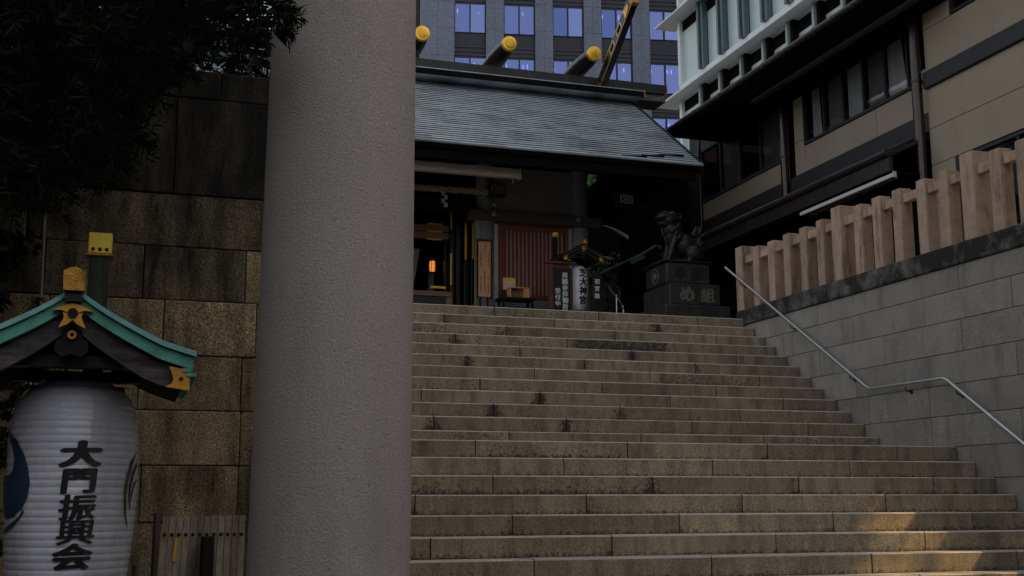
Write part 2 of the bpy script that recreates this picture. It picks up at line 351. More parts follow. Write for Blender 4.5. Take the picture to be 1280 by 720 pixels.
for k in range(12, -14, -1):
    y, z = edge(k)
    depth = (T2 if k > 1 else LD if k == 1 else T1)
    y2 = edge(k+1)[0]+.02 if k < 12 else y+.45
    bed.box(XL, XR, y+.012, y2+.3, max(-.02, z-H-.001), z-.012)
    xs = []
    for u in J.get(k, []):
        r = ray(u, 0); 
        # point on riser: intersect the column with plane Y = y at the course's height
        lo, hi = 0, 900
        for _ in range(40):
            mid = (lo+hi)/2
            if (atY(u, mid, y).z > z-H/2): lo = mid
            else: hi = mid
        xs.append(atY(u, lo, y).x)
    if not xs: xs = [2.5+.4*(k % 3)+1.4*i for i in range(4)]
    xs = sorted(x for x in xs if XL+.1 < x < XR-.15)
    pitch = (xs[-1]-xs[0])/(len(xs)-1) if len(xs) > 1 else 1.4
    full = list(xs)
    while full[0]-pitch > XL+.2: full.insert(0, full[0]-pitch)
    while full[-1]+pitch < XR-.25 and k < -2: full.append(full[-1]+pitch)
    ends = [XL]+full+[XR]
    off = len(full)-len(xs) if full[0] != xs[0] else 0
    for i in range(len(ends)-1):
        a, b = ends[i]+.0055, ends[i+1]-.0055
        j = i-1-off       # index of the joint at the left end, within the seen ones
        sl = SPOT.get((k,j), random.random()**3*.45); sr = SPOT.get((k,j+1), random.random()**3*.45)
        body = DAMP.get((k,j+1), random.random()**4*.35) if (k,j+1) in DAMP else random.random()**5*.4
        dy = random.uniform(-.003,.003); dz = random.uniform(-.0015,.0015)
        e = min(.13, (b-a)/3)
        sx = [a, a+e, b-e, b]; vals = [sl, body, body, sr]
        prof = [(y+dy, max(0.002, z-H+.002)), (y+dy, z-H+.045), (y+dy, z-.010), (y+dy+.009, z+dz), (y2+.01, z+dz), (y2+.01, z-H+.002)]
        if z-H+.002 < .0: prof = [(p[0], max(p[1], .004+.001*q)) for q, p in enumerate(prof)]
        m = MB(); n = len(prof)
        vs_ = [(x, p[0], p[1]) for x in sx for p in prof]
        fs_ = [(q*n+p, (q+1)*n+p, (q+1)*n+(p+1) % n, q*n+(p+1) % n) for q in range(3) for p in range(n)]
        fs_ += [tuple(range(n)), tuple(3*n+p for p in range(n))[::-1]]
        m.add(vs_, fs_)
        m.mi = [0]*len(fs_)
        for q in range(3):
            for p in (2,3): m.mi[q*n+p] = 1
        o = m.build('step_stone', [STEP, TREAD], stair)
        ca = o.data.color_attributes.new('damp', 'FLOAT_COLOR', 'POINT')
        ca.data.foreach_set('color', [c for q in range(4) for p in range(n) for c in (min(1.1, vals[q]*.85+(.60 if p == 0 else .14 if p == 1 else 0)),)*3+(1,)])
bed.build('step_bed', STEPB, stair)

# ------------------------------------------------------------------ right-hand retaining wall
wr = thing('retaining_wall', (8.2, 11, 0), 'grey granite block wall with a soot-blackened coping beside the stairs', 'wall')
YA, YB = 8.98, 14.62
MB().box(8.012,8.36,YA,YB,0,3.93).build('wall_core', JOINTG, wr)
rows = [3.922,3.670,3.366,3.040,2.720,2.405,2.088,1.77,1.45,1.13,.81,.49,.17]
def yX(u, v, x=8.0): r = ray(u,v); return (EYE+r*(x/r.x)).y
q1 = lambda x,y: yX(900+x/3.368, 270+y/3.368)
q2 = lambda x,y: yX(1060+x/3.6, 440+y/3.6)
jr = {0:[q1(410,410),q1(682,340),q1(1003,260)], 1:[q1(308,530),q1(560,475),q1(862,405),q1(1228,320)],
      2:[q1(418,620),q1(692,565),q1(1018,500)], 3:[q1(877,640),q1(1250,600),q2(38,170),q2(-60,200)],
      4:[q2(98,270),q2(180,260),q2(362,150),q2(533,210)], 5:[q2(378,360),q2(780,280)], 6:[q2(552,450)]}
for i in range(len(rows)-1):
    zt, zb = rows[i], rows[i+1]
    js = sorted(j for j in jr.get(i, [9.9+.35*(i % 3), 11.2+.3*(i % 2), 12.6]) if YA+.15 < j < YB-.1)
    if js and js[0]-YA > 1.5: js = [js[0]-1.15]+js
    ee = [YA]+js+[YB]
    for a, b in zip(ee, ee[1:]):
        d = random.uniform(0,.004)
        MB().cbox(8.0-d, 8.1, a+.003, b-.003, zb+.003, zt-.003, .004).build('wall_block', WALLR, wr)
capj = sorted([yX(900+1012/3.368,270+170/3.368), yX(880+470/3,160+620/3), 13.55])
ee = [YA-.02]+capj+[YB+.05]
for a, b in zip(ee, ee[1:]):
    MB().cbox(7.965, 8.40, a+.002, b-.002, 3.924, 4.135, .012).build('coping_stone', CAPR, wr)
# added slope beyond the wall end, out of view, shaping the sun patch
MB().prism([(8.96,0),(8.96,2.78),(7.7,1.30),(6.7,.7),(6.7,0)], 'x', 7.97, 8.36).build('added_shade_slope', WALLR, wr, fix=True)

# balustrade
bal = thing('stone_balustrade', (8.15, 12, 4.135), 'row of pinkish stone posts joined by rails on the wall coping', 'balustrade')
tops = [5.045,4.965,4.955,4.965,4.966,4.97,5.045,4.97,4.97,4.965,4.964,4.963,5.045,4.967,4.96,4.96,4.96]
uy = [14.70,14.24,13.84,13.44,13.05,12.65,12.29,11.85,11.47,11.09,10.66,10.29,9.91,9.49,9.12,8.78]
for i, yb in enumerate(uy):
    big = i in (0,6,12); wd = .20 if big else .155
    x0 = 8.0 if big else 8.015
    MB().cbox(x0+random.uniform(-.004,.004), x0+wd+(.02 if big else .0), yb-wd, yb, 4.137, tops[i]-.005, .008).build('post', POST, bal)
for i in range(len(uy)-1):
    a, b = uy[i], uy[i+1]; wd = .20 if i in (0,6,12) else .155
    for z0, z1 in ((4.79,4.89),):
        MB().cbox(8.045, 8.13, b+.002, a-wd-.002, z0, z1, .006).build('rail', POST, bal)

# handrail
hr = thing('handrail', (7.93, 11, 2), 'bent stainless steel handrail fixed to the grey granite wall', 'handrail')
P = [(7.925,14.86,4.79),(7.925,11.58,2.785),(7.925,10.262,2.782),(7.925,7.9,1.20)]
pts = []
for i, p in enumerate(P):
    if 0 < i < 3:
        a = Vector(P[i-1])-Vector(p); b = Vector(P[i+1])-Vector(p); a.normalize(); b.normalize()
        pts += [Vector(p)+a*.05, Vector(p)+a*.014+b*.014, Vector(p)+b*.05]
    else: pts.append(Vector(p))
MB().tube(pts, .0185, 14).build('rail_tube', STEEL, hr, smooth=True)
for y, z in ((14.45,4.52),(13.2,3.755),(11.95,2.99),(10.92,2.76),(10.1,2.655),(9.0,1.92)):
    m = MB(); m.tube([(7.925,y,z-.01),(7.935,y,z-.05),(8.0,y,z-.06)], .007, 8); m.tube([(7.992,y,z-.06),(8.003,y,z-.06)], .026, 12)
    m.build('bracket', RUST, hr, smooth=True)

# ------------------------------------------------------------------ left stone wall
wl = thing('old_stone_wall', (-1, 8.2, 0), 'tall dark brown stone block wall behind the paper lantern', 'wall')
MB().box(-7,1.3,8.012,8.5,0,4.40).build('wall_core', JOINT, wl)
MB().box(.98,1.3,6.7,8.01,0,2.2).build('side_wall', WALLL, wl); MB().box(.98,1.3,8.5,14.6,0,4.2).build('side_wall', WALLL, wl)
lz = [4.43,4.23,3.56,3.205,2.85,2.49,2.135,1.785,1.43,1.08,.73,.38,.03]
lx = lambda u, v: atY(u,v,8.0).x
lj = {0:[-.4,.5], 1:[-1.0,.22], 2:[lx(14,270),lx(34,270),lx(53,270)], 3:[lx(55,340),lx(179,340),lx(307,340)], 4:[lx(60,410),lx(204,410),lx(320,410)],
      5:[lx(40,480),lx(173,480),lx(301,480)], 6:[lx(100,545),lx(300,545)], 7:[lx(175,615),lx(297,615)], 8:[lx(130,680),lx(290,690)]}
for i in range(len(lz)-1):
    js = lj.get(i, [-.3+.25*(i % 2), .6])
    js = sorted(js); x = js[0]; 
    while x > -6: x -= random.uniform(.7,.95); js.insert(0, x)
    while js[0] < -6.8: js.pop(0)
    ee = [-7]+js+[1.3]
    for a, b in zip(ee, ee[1:]):
        if b-a < .02: continue
        d = random.uniform(-.002,.010)
        MB().cbox(a+.003, b-.003, 8.0-d, 8.1, lz[i+1]+.003, lz[i]-.003, .006).build('wall_block', WALLD if i < 2 else WALLM if i == 2 or (i == 3 and a < .1) else WALLL, wl)  # upper courses take darker stone colours than the lower ones
# thin pipe on the wall
dp = thing('thin_wall_pipe', (-.56, 7.95, 2.7), 'thin grey pipe running down the dark wall left of the gilded post', 'pipe')
MB().tube([(-.565,7.96,3.8),(-.54,7.96,2.5)], .010, 8).build('pipe', DIMP, dp, smooth=True)
m = MB()
for z in (3.4,2.8): m.box(-.575,-.53,7.95,8.0,z,z+.02)
m.build('clip', RUST, dp)
# ------------------------------------------------------------------ torii (its near left pillar is what the photograph shows)
to = thing('torii_gate', (.655,3.996,0), 'huge smooth grey-mauve round gate pillar in front of the stairs', 'gate')
cx, cy = .655, 3.996
prof = [(0, cx-.004, cy, .272)]
m = MB()
def lean(z): t = z/7.; return (cx-.008+.04*t, cy)
n = 96; zs = [0,.4,1,1.6,2.2,2.8,3.4,4.2,5.2,6.4]
vs_ = []
for z in zs:
    x, y = lean(z); rr = .2725-.0068*z*1.0
    vs_ += [(x+rr*math.cos(2*math.pi*j/n), y+rr*math.sin(2*math.pi*j/n), z) for j in range(n)]
m.add(vs_, [(i*n+j, i*n+(j+1) % n, (i+1)*n+(j+1) % n, (i+1)*n+j) for i in range(len(zs)-1) for j in range(n)]+[tuple((len(zs)-1)*n+j for j in range(n))])
m.build('pillar', PILLAR, to, smooth=True)
m = MB(); m.add([(9.9-x, y, z) for x,y,z in vs_], [(i*n+(j+1) % n, i*n+j, (i+1)*n+j, (i+1)*n+(j+1) % n) for i in range(len(zs)-1) for j in range(n)])
m.build('pillar', PILLAR, to, smooth=True)
MB().cbox(-.2,10.1,3.88,4.12,5.2,5.55,.02).build('tie_beam', PILLAR, to)
MB().cbox(-.9,10.8,3.80,4.2,6.38,6.8,.03).build('lintel', PILLAR, to)

# ------------------------------------------------------------------ lantern stand builder (used at the gate and by the shrine)
def lantern_stand(ox, oy, apex, s, roofm, edgem, boardm, postm, label, zg, flip=1):
    """ox, oy: roof centre front; apex: height of the roof apex; s: scale"""
    t = thing('lantern_stand', (ox, oy, zg), label, 'lantern stand')
    y0, y1 = oy, oy+.85*s
    def prof(off, w):   # curved roof line for half widths, returns list of (x, z)
        r = []
        for i in range(-14, 15):
            a = i/14; x = a*w; r.append((ox+x*s, apex-.07*s-(.225*(abs(a)**.78))*s+off*s+.018*s*max(0,abs(a)-.72)/.28))
        return r
    def slab(top, bot, ya, yb, name, mtl, w1, w2):
        a = prof(top, w1); b = prof(bot, w2)
        m = MB(); m.prism(a+b[::-1], 'y', ya, yb)
        # split the concave prism caps into quads
        m2 = MB(); n = len(a)
        V = [(p[0],ya,p[1]) for p in a]+[(p[0],ya,p[1]) for p in b]+[(p[0],yb,p[1]) for p in a]+[(p[0],yb,p[1]) for p in b]
        F = []
        for i in range(n-1):
            F += [(i,n+i,n+i+1,i+1),(2*n+i,2*n+i+1,3*n+i+1,3*n+i),(i,i+1,2*n+i+1,2*n+i),(n+i,3*n+i,3*n+i+1,n+i+1)]
        F += [(0,2*n,3*n,n),(n-1,2*n-1,4*n-1,3*n-1)]
        m2.add(V, F); return m2.build(name, mtl, t, smooth=True, fix=True)
    slab(.026, .008, y0-.03*s, y1+.03*s, 'roof_sheet', edgem, .392, .392)
    slab(.006, -.033, y0-.012*s, y1, 'roof_edge', roofm, .385, .382)
    for dz, w in ((-.034,.379),(-.05,.392)):
        for sg in (-1, 1):
            xx = ox+sg*w*s
            MB().bar((xx-.012*s*sg, y0-.01*s, prof(dz,w)[-1][1]), (xx-.012*s*sg, y1, prof(dz,w)[-1][1]), .03*s, .012*s).build('eave_strip', roofm, t)
    slab(-.034, -.098, y0+.02*s, y0+.06*s, 'bargeboard', boardm, .362, .325)
    slab(-.05, -.075, y0+.062*s, y1-.02*s, 'soffit', DARKW, .36, .36)
    # ridge end ornament
    MB().prism([(ox-.032*s+p[0]*s, apex-.073*s+p[1]*s) for p in ((0,0),(.064,0),(.066,.062),(.05,.072),(.032,.076),(.014,.072),(-.002,.062))], 'y', y0-.075*s, y0+.1*s).build('ridge_end', GOLDD, t, fix=True)
    MB().box(ox-.026*s, ox+.026*s, y0-.05*s, y1, apex-.105*s, apex-.071*s).build('ridge_beam', BLACKW, t)
    # gilt four-armed fitting at the gable peak
    arms = [(-.062,-.006),(-.030,.010),(0,.020),(.030,.010),(.062,-.006),(.036,-.004),(.026,-.022),(.030,-.036),(.042,-.062),(.016,-.050),(0,-.036),(-.016,-.050),(-.042,-.062),(-.030,-.036),(-.026,-.022),(-.036,-.004)]
    q = MB(); cz = apex-.128*s
    ctr = (ox, cz-.018*s); V = [(ctr[0],y0-.034*s,ctr[1])]+[(ox+a*s,y0-.034*s,cz+b*s) for a,b in arms]+[(ox+a*s,y0-.016*s,cz+b*s) for a,b in arms]; n = len(arms)
    q.add(V, [(0,1+i,1+(i+1) % n) for i in range(n)]+[(1+i,1+n+i,1+n+(i+1) % n,1+(i+1) % n) for i in range(n)])
    f = q.build('gable_fitting', FIT, t, fix=True)
    MB().tube([(ox,y0-.042*s,cz-.014*s),(ox,y0-.033*s,cz-.014*s)], .016*s, 14).build('rosette', DARKW, f)
    bm_ = MB(); 
    for j in range(16):
        a = 2*math.pi*j/16
        b_ = 2*math.pi*(j+1)/16
        bm_.bar((ox+.010*s*math.cos(a),y0-.004*s,cz-.080*s+.010*s*math.sin(a)),(ox+.010*s*math.cos(b_),y0-.004*s,cz-.080*s+.010*s*math.sin(b_)),.008*s,.006*s,(0,1,0))
    bm_.build('gilt_ring', FIT, t)
    MB().prism([(ox+a*s, cz+b*s) for a,b in ((-.03,-.06),(.03,-.06),(.034,-.09),(.05,-.10),(.052,-.13),(.03,-.15),(.0,-.14),(-.03,-.15),(-.052,-.13),(-.05,-.10),(-.034,-.09))], 'y', y0+.01*s, y0+.03*s).build('gable_pendant', DARKW, t, fix=True)
    for sg in (-1,1):
        xe = ox+sg*.335*s; ze = prof(-.066,.362)[-1][1]
        pl = [(-.038,-.024),(.040,-.036),(.040,.034),(-.028,.042),(-.018,.02),(-.012,.0),(-.018,-.014)]
        MB().prism([(xe+sg*a*s, ze+b*s) for a,b in pl], 'y', y0-.002*s, y0+.016*s).build('eave_fitting', FIT, t, fix=True)
        MB().ball((xe+sg*.012*s, y0-.004*s, ze+.002*s), .007*s, n=8, m=5).build('stud', RUST, t)
    # head beam, brackets and posts under the roof
    MB().box(ox-.30*s, ox+.315*s, y0+.10*s, y0+.18*s, apex-.30*s, apex-.262*s).build('head_beam', BLACKW, t)
    MB().box(ox-.30*s, ox+.315*s, y0+.62*s, y0+.70*s, apex-.30*s, apex-.262*s).build('head_beam', BLACKW, t)
    for xx in (-.16,.16):
        MB().box(ox+(xx-.03)*s, ox+(xx+.03)*s, y0+.05*s, y1-.05*s, apex-.262*s, apex-.225*s).build('bracket_block', DARKW, t)
    MB().prism([(ox-.18*s,apex-.262*s),(ox+.18*s,apex-.262*s),(ox+.02*s,apex-.115*s),(ox-.02*s,apex-.115*s)], 'y', y0+.12*s, y0+.15*s).build('gable_board', VOID, t, fix=True)
    px = ox+.047*s*flip; py = y0+.80*s+.06
    MB().cbox(px-.037*s, px+.037*s, py, py+.082*s, zg, apex+.235*s, .004).build('post', postm, t)
    MB().cbox(px-.0455*s, px+.0455*s, py-.005*s, py+.087*s, apex+.235*s, apex+.32*s, .004).build('post_cap', CAPG, t)
    MB().cbox(px-.052*s, px+.052*s, py-.011*s, py+.093*s, apex+.226*s, apex+.2345*s, .002).build('cap_collar', GOLDD, t)
    for j in (-1,0,1): MB().ball((px+j*.026*s, py-.006*s, apex+.252*s), .008*s, n=8, m=5).build('stud', RUST, t)
    return t

def lantern(cx_, cy_, prof_pts, label, group=None, n=72):
    t = thing('paper_lantern', (cx_, cy_, prof_pts[0][1]), label, 'lantern')
    def rad(z):
        P = prof_pts
        for (r0,z0),(r1,z1) in zip(P, P[1:]):
            if z0 <= z <= z1:
                f = (z-z0)/(z1-z0) if z1 > z0 else 0; f = f; return r0+(r1-r0)*f
        return P[-1][0] if z > P[-1][1] else P[0][0]
    def srad(z, w):  # smoothed
        return (rad(z-w)+2*rad(z)+rad(z+w))/4
    return t, rad, srad

# front lantern
LCX, LCY, LR = -.1673, 4.497, .2184
LP = [(.085,1.10),(.135,1.13),(.165,1.17),(.188,1.23),(.200,1.30),(.2065,1.37),(.2125,1.45),(.2165,1.53),(.2184,1.62),(.2182,1.72),(.2150,1.80),(.2055,1.86),(.190,1.90),(.165,1.935),(.125,1.962),(.085,1.972)]
lan, rad, srad = lantern(LCX, LCY, LP, 'large white ribbed paper lantern with black lettering under the green copper roof')
pr = []; z0, z1 = 1.10, 1.972; rib = .0245; N = 270
for i in range(N+1):
    z = z0+(z1-z0)*i/N; ph = ((z-z0)/rib) % 1.0
    pr.append((srad(z,.02)-.0026*max(0,1-abs(2*ph-1)*1.0)**5-.0009*(1-abs(2*ph-1))+.0006*math.sin(z*97), z))
m = MB(); n = 96; vs_ = []
for r, z in pr:
    for j in range(n):
        a = 2*math.pi*j/n; wob = .0013*math.sin(5*a+z*9)+.0010*math.sin(23*a+2*math.sin(z*9))*(.4+max(0,(z-1.7))*5)+.0008*math.sin(41*a-z*31)*(.3+max(0,(z-1.75))*8)
        vs_.append((LCX+(r+wob)*math.cos(a), LCY+(r+wob)*math.sin(a), z))
m.add(vs_, [(i*n+j, i*n+(j+1) % n, (i+1)*n+(j+1) % n, (i+1)*n+j) for i in range(N) for j in range(n)])
m.build('paper_shade', PAPER, lan, smooth='all')
MB().lathe([(.085,1.965),(.098,1.965),(.098,2.0),(.080,2.0)], LCX, LCY, 40).build('top_ring', BLACKW, lan)
MB().lathe([(.080,1.06),(.098,1.06),(.098,1.105),(.085,1.105)], LCX, LCY, 40).build('bottom_ring', BLACKW, lan)
MB().tube([(LCX-.05,LCY,1.99),(LCX-.03,LCY,2.045),(LCX,LCY,2.06),(LCX+.03,LCY,2.045),(LCX+.05,LCY,1.99)], .005, 8).build('hanger', STEEL, lan, smooth=True)
def wrap(xo, z, off=.0035):    # xo: arc position measured along x at the front (from the tangent plane), z height
    a = -math.pi/2 + xo/LR; r = srad(z,.02)+off
    return (LCX+r*math.cos(a), LCY+r*math.sin(a), z)
def hit(u, v):                  # where a photo column/row meets the lantern's surface
    r = ray(u, v); z = 1.55
    for _ in range(6):
        RR = srad(z,.02); a = r.x**2+r.y**2; b = -2*(r.x*LCX+r.y*LCY); c = LCX**2+LCY**2-RR*RR; D = b*b-4*a*c
        tt = (-b-math.sqrt(max(D,0)))/(2*a); p = EYE+r*tt; z = p.z
    return (math.atan2(p.y-LCY, p.x-LCX)+math.pi/2)*LR, p.z
chars = [('大',102,567,1.20,.066),('門',99,601,1.10,.040),('振',97,634,1.12,.030),('興',95,665,1.20,.020),('会',90,696,1.24,.046)]
for ch, u, v, wx, bo in chars:
    xo, zc = hit(u, v); sc = .108
    glyph('painted_character', ch, lambda x, y, i: wrap(xo+x*sc*wx+y*sc*.06, zc+y*sc*.82+x*sc*.03, .0036+.00006*i), INK, lan, bold=bo, sub=8)
def crest(polys, name, mtl):
    for pl in polys:
        q = [hit(*p) for p in pl]
        me = bpy.data.meshes.new('t'); bm = bmesh.new(); bm.faces.new([bm.verts.new((a,b,0)) for a,b in q])
        bmesh.ops.triangulate(bm, faces=bm.faces[:])
        for i in range(60):
            for co, no in (((-.35+.012*i,0,0),(1,0,0)), ((0,1.0+.018*i,0),(0,1,0))):
                bmesh.ops.bisect_plane(bm, geom=bm.verts[:]+bm.edges[:]+bm.faces[:], plane_co=co, plane_no=no)
        V = [v.co.copy() for v in bm.verts]; bm.verts.index_update(); F = [tuple(v.index for v in f.verts) for f in bm.faces]; bm.free()
        mm = MB(); mm.add([wrap(v.x, v.y, .0030) for v in V], F); mm.build(name, mtl, lan, smooth=False)
crest([[(6,534),(13,538),(22,549),(31,567),(36,585),(38,604),(35,622),(28,636),(18,646),(8,649),(5.5,640),(5.5,600),(8,594),(13,593),(17,588),(19,574),(17,560),(13,548)],
       [(29,637),(24,646),(15,654),(6,662),(6,668),(16,660),(25,650),(31,640)],
       [(5.5,545),(8,552),(10,565),(9,580),(5.5,591)]], 'painted_crest', BLUEP)
crest([[(170.5,563),(165,580),(160,600),(157,620),(157,645),(158.5,662),(156,655),(154,640),(154,615),(157,595),(162,577)],
       [(170.5,583),(166,595),(162,612),(160,630),(159,628),(160,608),(164,590),(170,577)],
       [(170,600),(167,608),(163,625),(161,640),(160,637),(162,618),(166,603)]], 'painted_crest', INK)

stand = lantern_stand(-.180, 4.10, 2.295, 1.0, COPPER, COPPERL, BARGE, MOSSW, 'curved green copper roof with gilt fittings over the large paper lantern', 0)
for xx in (-.33,-.03):
    MB().cbox(xx-.02, xx+.02, 4.84, 4.88, 0, 1.99, .004).build('post', BLACKW, stand)
# clear film hanging beside the lantern
fm = MB(); vs_ = []
for i in range(15):
    z = 1.0+i*.066
    for j in range(9):
        a = -math.pi/2+.25+j*.17; r = .236+.004*math.sin(3*i+5*j)
        vs_.append((LCX+r*math.cos(a), LCY+r*math.sin(a), z))
fm.add(vs_, [(i*9+j,i*9+j+1,(i+1)*9+j+1,(i+1)*9+j) for i in range(14) for j in range(8)])
fo = fm.build('clear_film_cover', PLAST, lan, smooth='all')

# ------------------------------------------------------------------ plank bundle, pipe and tap at the foot of the wall
pk = thing('plank_rack', (.4, 6.5, 0), 'leaning row of narrow weathered planks with bolt heads by the gate pillar', 'planks')
tx0, tx1 = .205, .622; npk = 12; wpk = (tx1-tx0)/npk
for i in range(npk):
    xt = tx0+i*wpk; xb = .12+i*wpk*1.12
    dz = random.uniform(-.004,.004)
    m = MB(); y0 = 6.49; g = .002; zt = 1.485+dz; zb = .02
    m.add([(xb+g,y0-.32,zb),(xb+wpk*1.12-g,y0-.32,zb),(xb+wpk*1.12-g,y0-.295,zb),(xb+g,y0-.295,zb),(xt+g,y0,zt),(xt+wpk-g,y0,zt),(xt+wpk-g,y0+.025,zt),(xt+g,y0+.025,zt)],
          [(0,3,2,1),(4,5,6,7),(0,1,5,4),(1,2,6,5),(2,3,7,6),(3,0,4,7)])
    p = m.build('plank', PLANK, pk)
    c = atY(206+i*9.6-1, 667, 6.455); 
    MB().ball((xt+wpk/2-.004, 6.466, 1.392), .0095, n=10, m=6).build('bolt', RUST, pk, smooth='all')
MB().bar((.215,6.452,1.376),(.205,6.432,1.260), .016,.006,(0,-1,.2)).build('yellow_tag', YELLOW, pk).location = (.062,0,0)
m = MB(); m.cbox(.395,.455,6.30,6.44,.3,1.385,.006); m.build('dark_brace', DARKW, pk)
wp = thing('brown_standpipe', (.19,6.9,0), 'upright brown pipe standing left of the planks at the wall foot', 'pipe')
MB().tube([(.186,6.95,0),(.19,6.95,1.50)], .019, 12).build('pipe', mat('dull_brown_pipe',(.13,.09,.075),(.10,.07,.06),.6), wp, smooth=True)
tp = thing('garden_tap', (.07,6.4,0), 'small brass garden tap beside the standpipe at lower left', 'tap')
m = MB(); m.tube([(.075,6.4,0),(.075,6.4,1.26)], .011, 10); m.tube([(.075,6.4,1.25),(.075,6.33,1.27),(.075,6.29,1.24)], .013, 10)
m.build('spout', RUST, tp, smooth=True)
MB().tube([(.075,6.4,1.26),(.075,6.4,1.30)], [.02,.028], 10).build('tap_handle', GOLDD, tp, smooth=True)
hz = thing('hanging_hose', (.14,6.5,0), 'thin grey hose hooked beside the brass tap', 'hose')
MB().tube([(.145,6.5,1.345),(.145,6.5,1.30),(.138,6.5,1.27),(.13,6.48,1.22),(.14,6.47,1.1),(.16,6.47,.5),(.15,6.47,.02)], .006, 8).build('hose', DIMP, hz, smooth=True)

# ------------------------------------------------------------------ foliage helpers
def leaf_cloud(twigs, leaf_len, leaf_w, per, spread, seed, flat=0.):
    rnd = random.Random(seed); m = MB(); V = []; F = []
    for c, d in twigs:
        c = Vector(c); d = Vector(d).normalized()
        a = d.cross(Vector((0,0,1)));  a = a if a.length > .1 else Vector((1,0,0)); a.normalize(); b = d.cross(a)
        for i in range(per):
            t = i/per; p = c+d*(spread*t); an = rnd.uniform(0,6.283)
            dirn = (d*rnd.uniform(.3,.9)+(a*math.cos(an)+b*math.sin(an))*rnd.uniform(.6,1)).normalized()
            if flat: dirn.z *= flat; dirn.normalize()
            L = leaf_len*rnd.uniform(.6,1.2); w = dirn.cross(Vector((rnd.uniform(-1,1),rnd.uniform(-1,1),rnd.uniform(-1,1))))
            if w.length < .05: continue
            w = w.normalized()*leaf_w*rnd.uniform(.7,1.1); k = len(V)
            V += [p, p+dirn*L*.45+w, p+dirn*L, p+dirn*L*.45-w]; F += [(k,k+1,k+2,k+3)]
    m.add(V, F); return m

# overhanging tree, upper left
tr = thing('overhanging_tree', (-2.3,5.6,0), 'dark dense evergreen tree overhanging the top left in front of the wall', 'tree')
m = MB(); m.tube([(-2.3,5.6,0),(-2.25,5.6,1.5),(-2.1,5.6,2.9),(-1.9,5.7,4.2),(-1.8,5.8,5.6),(-1.7,5.8,7)], [.2,.17,.15,.13,.09,.05], 12)
m.build('trunk', BARK, tr, smooth=True)
rnd = random.Random(3)
limbs = []
for i in range(26):
    z = rnd.uniform(2.9,6.6); a = rnd.uniform(-1.5,1.5); L = rnd.uniform(1.4,2.9)
    st = Vector((-2.0,5.7,z)); en = st+Vector((math.cos(a)*L, math.sin(a)*L*.7, rnd.uniform(-.15,.9)))
    limbs.append((st,en))
m = MB()
for st, en in limbs:
    mid = (st+en)/2+Vector((0,0,.15)); m.tube([st,mid,en], [.05,.028,.008], 7)
m.build('limb', BARK, tr, smooth=True)
tw = []
def wallok(p):    # lower outline of the crown follows the photograph's: higher towards the pillar
    x = p.x/p.y
    zmin = 1.60+(.16 if -.06 < x < .02 else 0)+p.y*(.232 if x < -.015 else .232+.14*min(1,(x+.015)/.05)+.03*max(0,(x-.035)/.03))
    return p.z > zmin+rnd.uniform(-.09,.04)
while len(tw) < 13500:
    p = Vector((rnd.uniform(-3.8,1.25), rnd.uniform(4.3,7.7), rnd.uniform(2.5,6.2)))
    if p.x < -1.9 and rnd.random() < .5: continue
    if p.x/p.y > .098 and p.z < 4.9: continue
    if p.z > 4.6 and rnd.random() < .5: continue
    if not wallok(p): continue
    # clumps and gaps
    g = math.sin(p.x*4.1+p.z*3.3)+math.sin(p.y*3.7-p.x*2.2)+math.sin(p.z*5.1+p.y*2)
    if g < -1.1 and rnd.random() < .5: continue
    tw.append((p, (rnd.uniform(-1,1), rnd.uniform(-1,1), rnd.uniform(-.6,.5))))
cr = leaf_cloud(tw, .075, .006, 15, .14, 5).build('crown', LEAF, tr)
# twig hanging just in front of the pillar's left edge
tw = []
for i in range(46):
    u = 336+rnd.uniform(0,34)*rnd.random()**.6; v = rnd.uniform(-20,44)
    if (u-336) > 34-abs(v-20)*.8: continue
    p = atY(u, v, 3.62+rnd.uniform(-.08,.05)); tw.append((p, (rnd.uniform(.2,1), rnd.uniform(-.4,.2), rnd.uniform(-.9,.3))))
for i in range(60):
    u = rnd.uniform(295,328); v = rnd.uniform(-30,60); p = atY(u, v, 3.75+rnd.uniform(-.25,.1)); tw.append((p, (rnd.uniform(-.5,1), rnd.uniform(-.4,.2), rnd.uniform(-.9,.3))))
leaf_cloud(tw, .045, .0042, 13, .05, 9).build('leafy_twig', LEAF, tr)
m = MB(); m.tube([atY(300,-60,3.7),atY(335,-5,3.66),atY(360,25,3.6),atY(372,44,3.6)], [.009,.006,.004,.002], 6); m.build('limb', BARK, tr, smooth=True)

iv = thing('wall_ivy', (-1,7.8,2.5), 'patch of dark leafy ivy on the wall at the far left', 'ivy')
tw = [((rnd.uniform(-1.6,-.62)+rnd.uniform(-.05,.05), rnd.uniform(7.7,7.98), rnd.uniform(1.2,3.25)), (rnd.uniform(-1,1),-.5,-.6)) for _ in range(520)]
tw = [t_ for t_ in tw if t_[0][0] < -.62-.12*math.sin(t_[0][2]*5)]
leaf_cloud(tw, .07, .028, 7, .08, 11).build('foliage', IVY, iv)

# ------------------------------------------------------------------ shrine hall
def yz(poly): return poly
sh = thing('shrine_hall', (4.5,20,4.0), 'dark shrine hall with a grey shingled gable roof at the top of the stairs', 'shrine')
EY, EZ, RY, RZ = 17.5, 7.10, 20.62, 9.30; GX0, GX1 = -1.5, 8.96
sl = Vector((0, RY-EY, RZ-EZ)); SL = sl.length; sd_ = sl/SL; nrm = Vector((0, -sd_.z, sd_.y))
def slope(x, t, off=0.): p = Vector((0,EY,EZ))+sd_*t+nrm*off; return (x, p.y, p.z)
